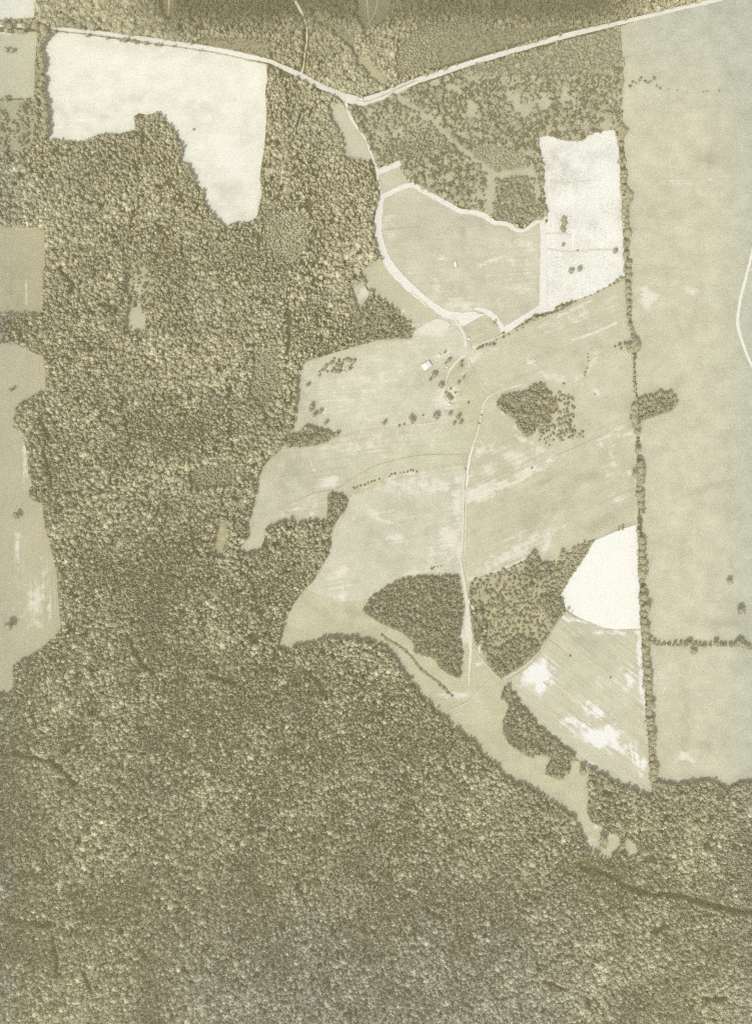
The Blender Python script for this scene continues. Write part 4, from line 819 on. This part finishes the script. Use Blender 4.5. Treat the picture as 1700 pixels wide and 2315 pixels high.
# ------------------------------------------------------------------ buildings
M_WHITE = plain_mat("sheet_metal_roof", (254, 252, 246), 0.03, 0.4, 3.0, 0.7); M_DARK = plain_mat("shingle_roof", (142, 134, 104), 0.12, 0.8, 4.0)
M_WOOD = plain_mat("weathered_boards", (150, 140, 118), 0.15, 0.6, 5.0); M_WALL = plain_mat("painted_boards", (226, 220, 204), 0.06, 0.5, 4.0)
M_DOOR = plain_mat("door_boards", (110, 96, 74), 0.1, 1, 6); M_GLASS, nt_, b_ = new_mat("window_glass"); b_.inputs['Base Color'].default_value = (.03, .035, .04, 1); b_.inputs['Roughness'].default_value = .1
M_BRICK = plain_mat("chimney_brick", (150, 110, 90), .15, 2, 8); M_BOX = plain_mat("concrete", (232, 228, 216), .05, .5, 4)
def box(x0, x1, y0, y1, z0, z1): 
    v = [(x, y, z_) for z_ in (z0, z1) for x, y in ((x0, y0), (x1, y0), (x1, y1), (x0, y1))]
    return v, [(0, 3, 2, 1), (4, 5, 6, 7), (0, 1, 5, 4), (1, 2, 6, 5), (2, 3, 7, 6), (3, 0, 4, 7)]
def part(name, root, bits, mat):
    V, F = [], []
    for v, f in bits: F += [tuple(q + len(V) for q in t) for t in f]; V += v
    return link_mesh(name, V, F, mat, root)
def building(name, cat, label, x, y, lx, ly, h, rise, ang, roofm, wallm, ridge='x', over=.35, door=True, windows=0, chimney=False, group=None):
    X, Y = ground_of(x, y, h)
    root = bpy.data.objects.new(name, None); COL.objects.link(root); root.location = (X, Y, 0); root.rotation_euler = (0, 0, R(ang))
    root['label'] = label; root['category'] = cat
    if group: root['group'] = group
    a, b = lx / 2, ly / 2
    v, f = box(-a, a, -b, b, -.1, h); n = len(v)
    if rise > 0:
        if ridge == 'x': v += [(-a, 0, h + rise), (a, 0, h + rise)]; f = [q for q in f if q != (4, 5, 6, 7)] + [(5, 6, 9), (7, 4, 8), (4, 5, 9, 8), (6, 7, 8, 9)]
        else: v += [(0, -b, h + rise), (0, b, h + rise)]; f = [q for q in f if q != (4, 5, 6, 7)] + [(4, 5, 8), (6, 7, 9), (5, 6, 9, 8), (7, 4, 8, 9)]
    part("wall", root, [(v, f)], wallm)
    t = .12; A, Bq = a + over, b + over; e = .03
    def slopes(A, Bq, long_x):
        out = []
        run = (b if long_x else a); k = rise / run if run else 0
        lo = h + e - k * over
        for s in (-1, 1):
            if long_x: q = [(-A, s * Bq, lo), (A, s * Bq, lo), (A, 0, h + rise + e), (-A, 0, h + rise + e)]
            else: q = [(s * A, -Bq, lo), (s * A, Bq, lo), (0, Bq, h + rise + e), (0, -Bq, h + rise + e)]
            vv = q + [(p[0], p[1], p[2] + t) for p in q]
            out.append((vv, [(0, 1, 2, 3), (4, 7, 6, 5), (0, 4, 5, 1), (1, 5, 6, 2), (3, 2, 6, 7), (0, 3, 7, 4)]))
        return out
    rf = part("roof", root, slopes(A, Bq, ridge == 'x') if rise > 0 else [box(-A, A, -Bq, Bq, h + e, h + e + t)], roofm)
    if chimney: part("chimney", rf, [box(a * .35, a * .35 + .7, -.35, .35, h, h + rise + 1.0)], M_BRICK)
    if door: 
        dw = min(2.6, lx * .28) if name == 'barn' else min(.9, lx * .3); dh = min(h * .8, 2.9 if name == 'barn' else 2.0)
        part("door", root, [box(-dw / 2, dw / 2, -b - .06, -b + .02, 0, dh)], M_DOOR)
    for wnd in range(windows):
        xx = -a * .65 + wnd * a * 1.3 / max(1, windows - 1) if windows > 1 else a * .6
        w_ = part("window", root, [box(xx - .45, xx + .45, b - .02, b + .06, 1.0, 2.0)], M_WALL)
        part("pane", w_, [box(xx - .36, xx + .36, b + .04, b + .08, 1.08, 1.92)], M_GLASS)
    # normals outward
    for c in [root] + list(root.children_recursive):
        if c.type == 'MESH':
            bm = bmesh.new(); bm.from_mesh(c.data); bmesh.ops.recalc_face_normals(bm, faces=bm.faces); bm.to_mesh(c.data); bm.free()
    return root
building("barn", "barn", "white-roofed barn, the largest building of the farmyard", 964, 826.5, 12.0, 8.0, 3.4, 1.3, 35, M_WHITE, M_WOOD, 'y', windows=2)
building("farmhouse", "house", "dark-roofed farmhouse at the south of the farmyard", 1016.5, 897.5, 9.2, 5.4, 3.0, 1.9, -50, M_DARK, M_WALL, 'x', windows=3, chimney=True)
building("house_extension", "outbuilding", "small dark-roofed outbuilding touching the north end of the farmhouse", 1008, 887.5, 2.6, 3.0, 2.2, .7, -50, M_DARK, M_WALL, 'x', .2)
building("shed", "shed", "small white shed north-east of the white barn", 992.5, 804, 2.8, 3.6, 2.3, .5, -25, M_WHITE, M_WOOD, 'y', .2)
building("shed", "shed", "tiny white shed between the barn and the next shed", 986, 814, 2.4, 1.8, 1.9, .3, 25, M_WHITE, M_WOOD, 'x', .15)
building("shed", "shed", "long low white shed nearest the drive fork", 1015, 804.5, 5.4, 1.6, 1.9, .3, 30, M_WHITE, M_WOOD, 'x', .15)
building("shed", "shed", "lone tiny white hut between barn and drive", 1009.7, 830.5, 2.0, 2.0, 1.9, .4, 10, M_WHITE, M_WOOD, 'x', .12)
building("shed", "shed", "square white shed east of the drive, nearest the plot", 1058.5, 765.5, 3.2, 2.8, 2.5, .6, 5, M_WHITE, M_WOOD, 'x', .2)
building("shed", "shed", "narrow pale hut south of the square white shed", 1061, 775, 1.4, 3.2, 1.8, .3, 0, M_BOX, M_WOOD, 'y', .12)
building("shed", "shed", "small pale hut at the east side of the drive fork", 1063, 784, 2.0, 2.4, 1.9, .4, -10, M_BOX, M_WOOD, 'y', .12)
building("shed", "shed", "pale-roofed shed just south of the farmhouse", 1016, 914, 3.4, 2.4, 2.2, .5, -35, M_WHITE, M_WOOD, 'x', .2)
building("field_shed", "shed", "narrow white-roofed shed alone in the loop meadow", 1030, 598, 3.0, 7.6, 2.6, .6, 8, M_WHITE, M_WOOD, 'y', .2)
building("field_lean_to", "shed", "low pale lean-to on the west side of the meadow shed", 1026, 597, 1.3, 3.6, 1.7, 0, 12, M_BOX, M_WOOD, 'y', .08, door=False)
# round stock tank in the yard
def tank(x, y):
    root = bpy.data.objects.new("stock_tank", None); COL.objects.link(root); root.location = (wx(x), wy(y), 0)
    root['label'] = "round pale stock tank beside the drive fork"; root['category'] = 'tank'
    n = 28; V, F = [], []
    for r_, z_ in ((2.2, -.05), (2.2, .75), (2.0, .75), (2.0, .2)): V += [(r_ * math.cos(6.2832 * q / n), r_ * math.sin(6.2832 * q / n), z_) for q in range(n)]
    for k in range(3): F += [(k * n + q, k * n + (q + 1) % n, (k + 1) * n + (q + 1) % n, (k + 1) * n + q) for q in range(n)]
    link_mesh("rim", V, F, M_BOX, root)
    link_mesh("water_surface", [(1.99 * math.cos(6.2832 * q / n), 1.99 * math.sin(6.2832 * q / n), .6) for q in range(n)], [tuple(range(n))], plain_mat("murky_water", (206, 200, 178), .05, 1, 4, .2), root)
tank(1064, 795)
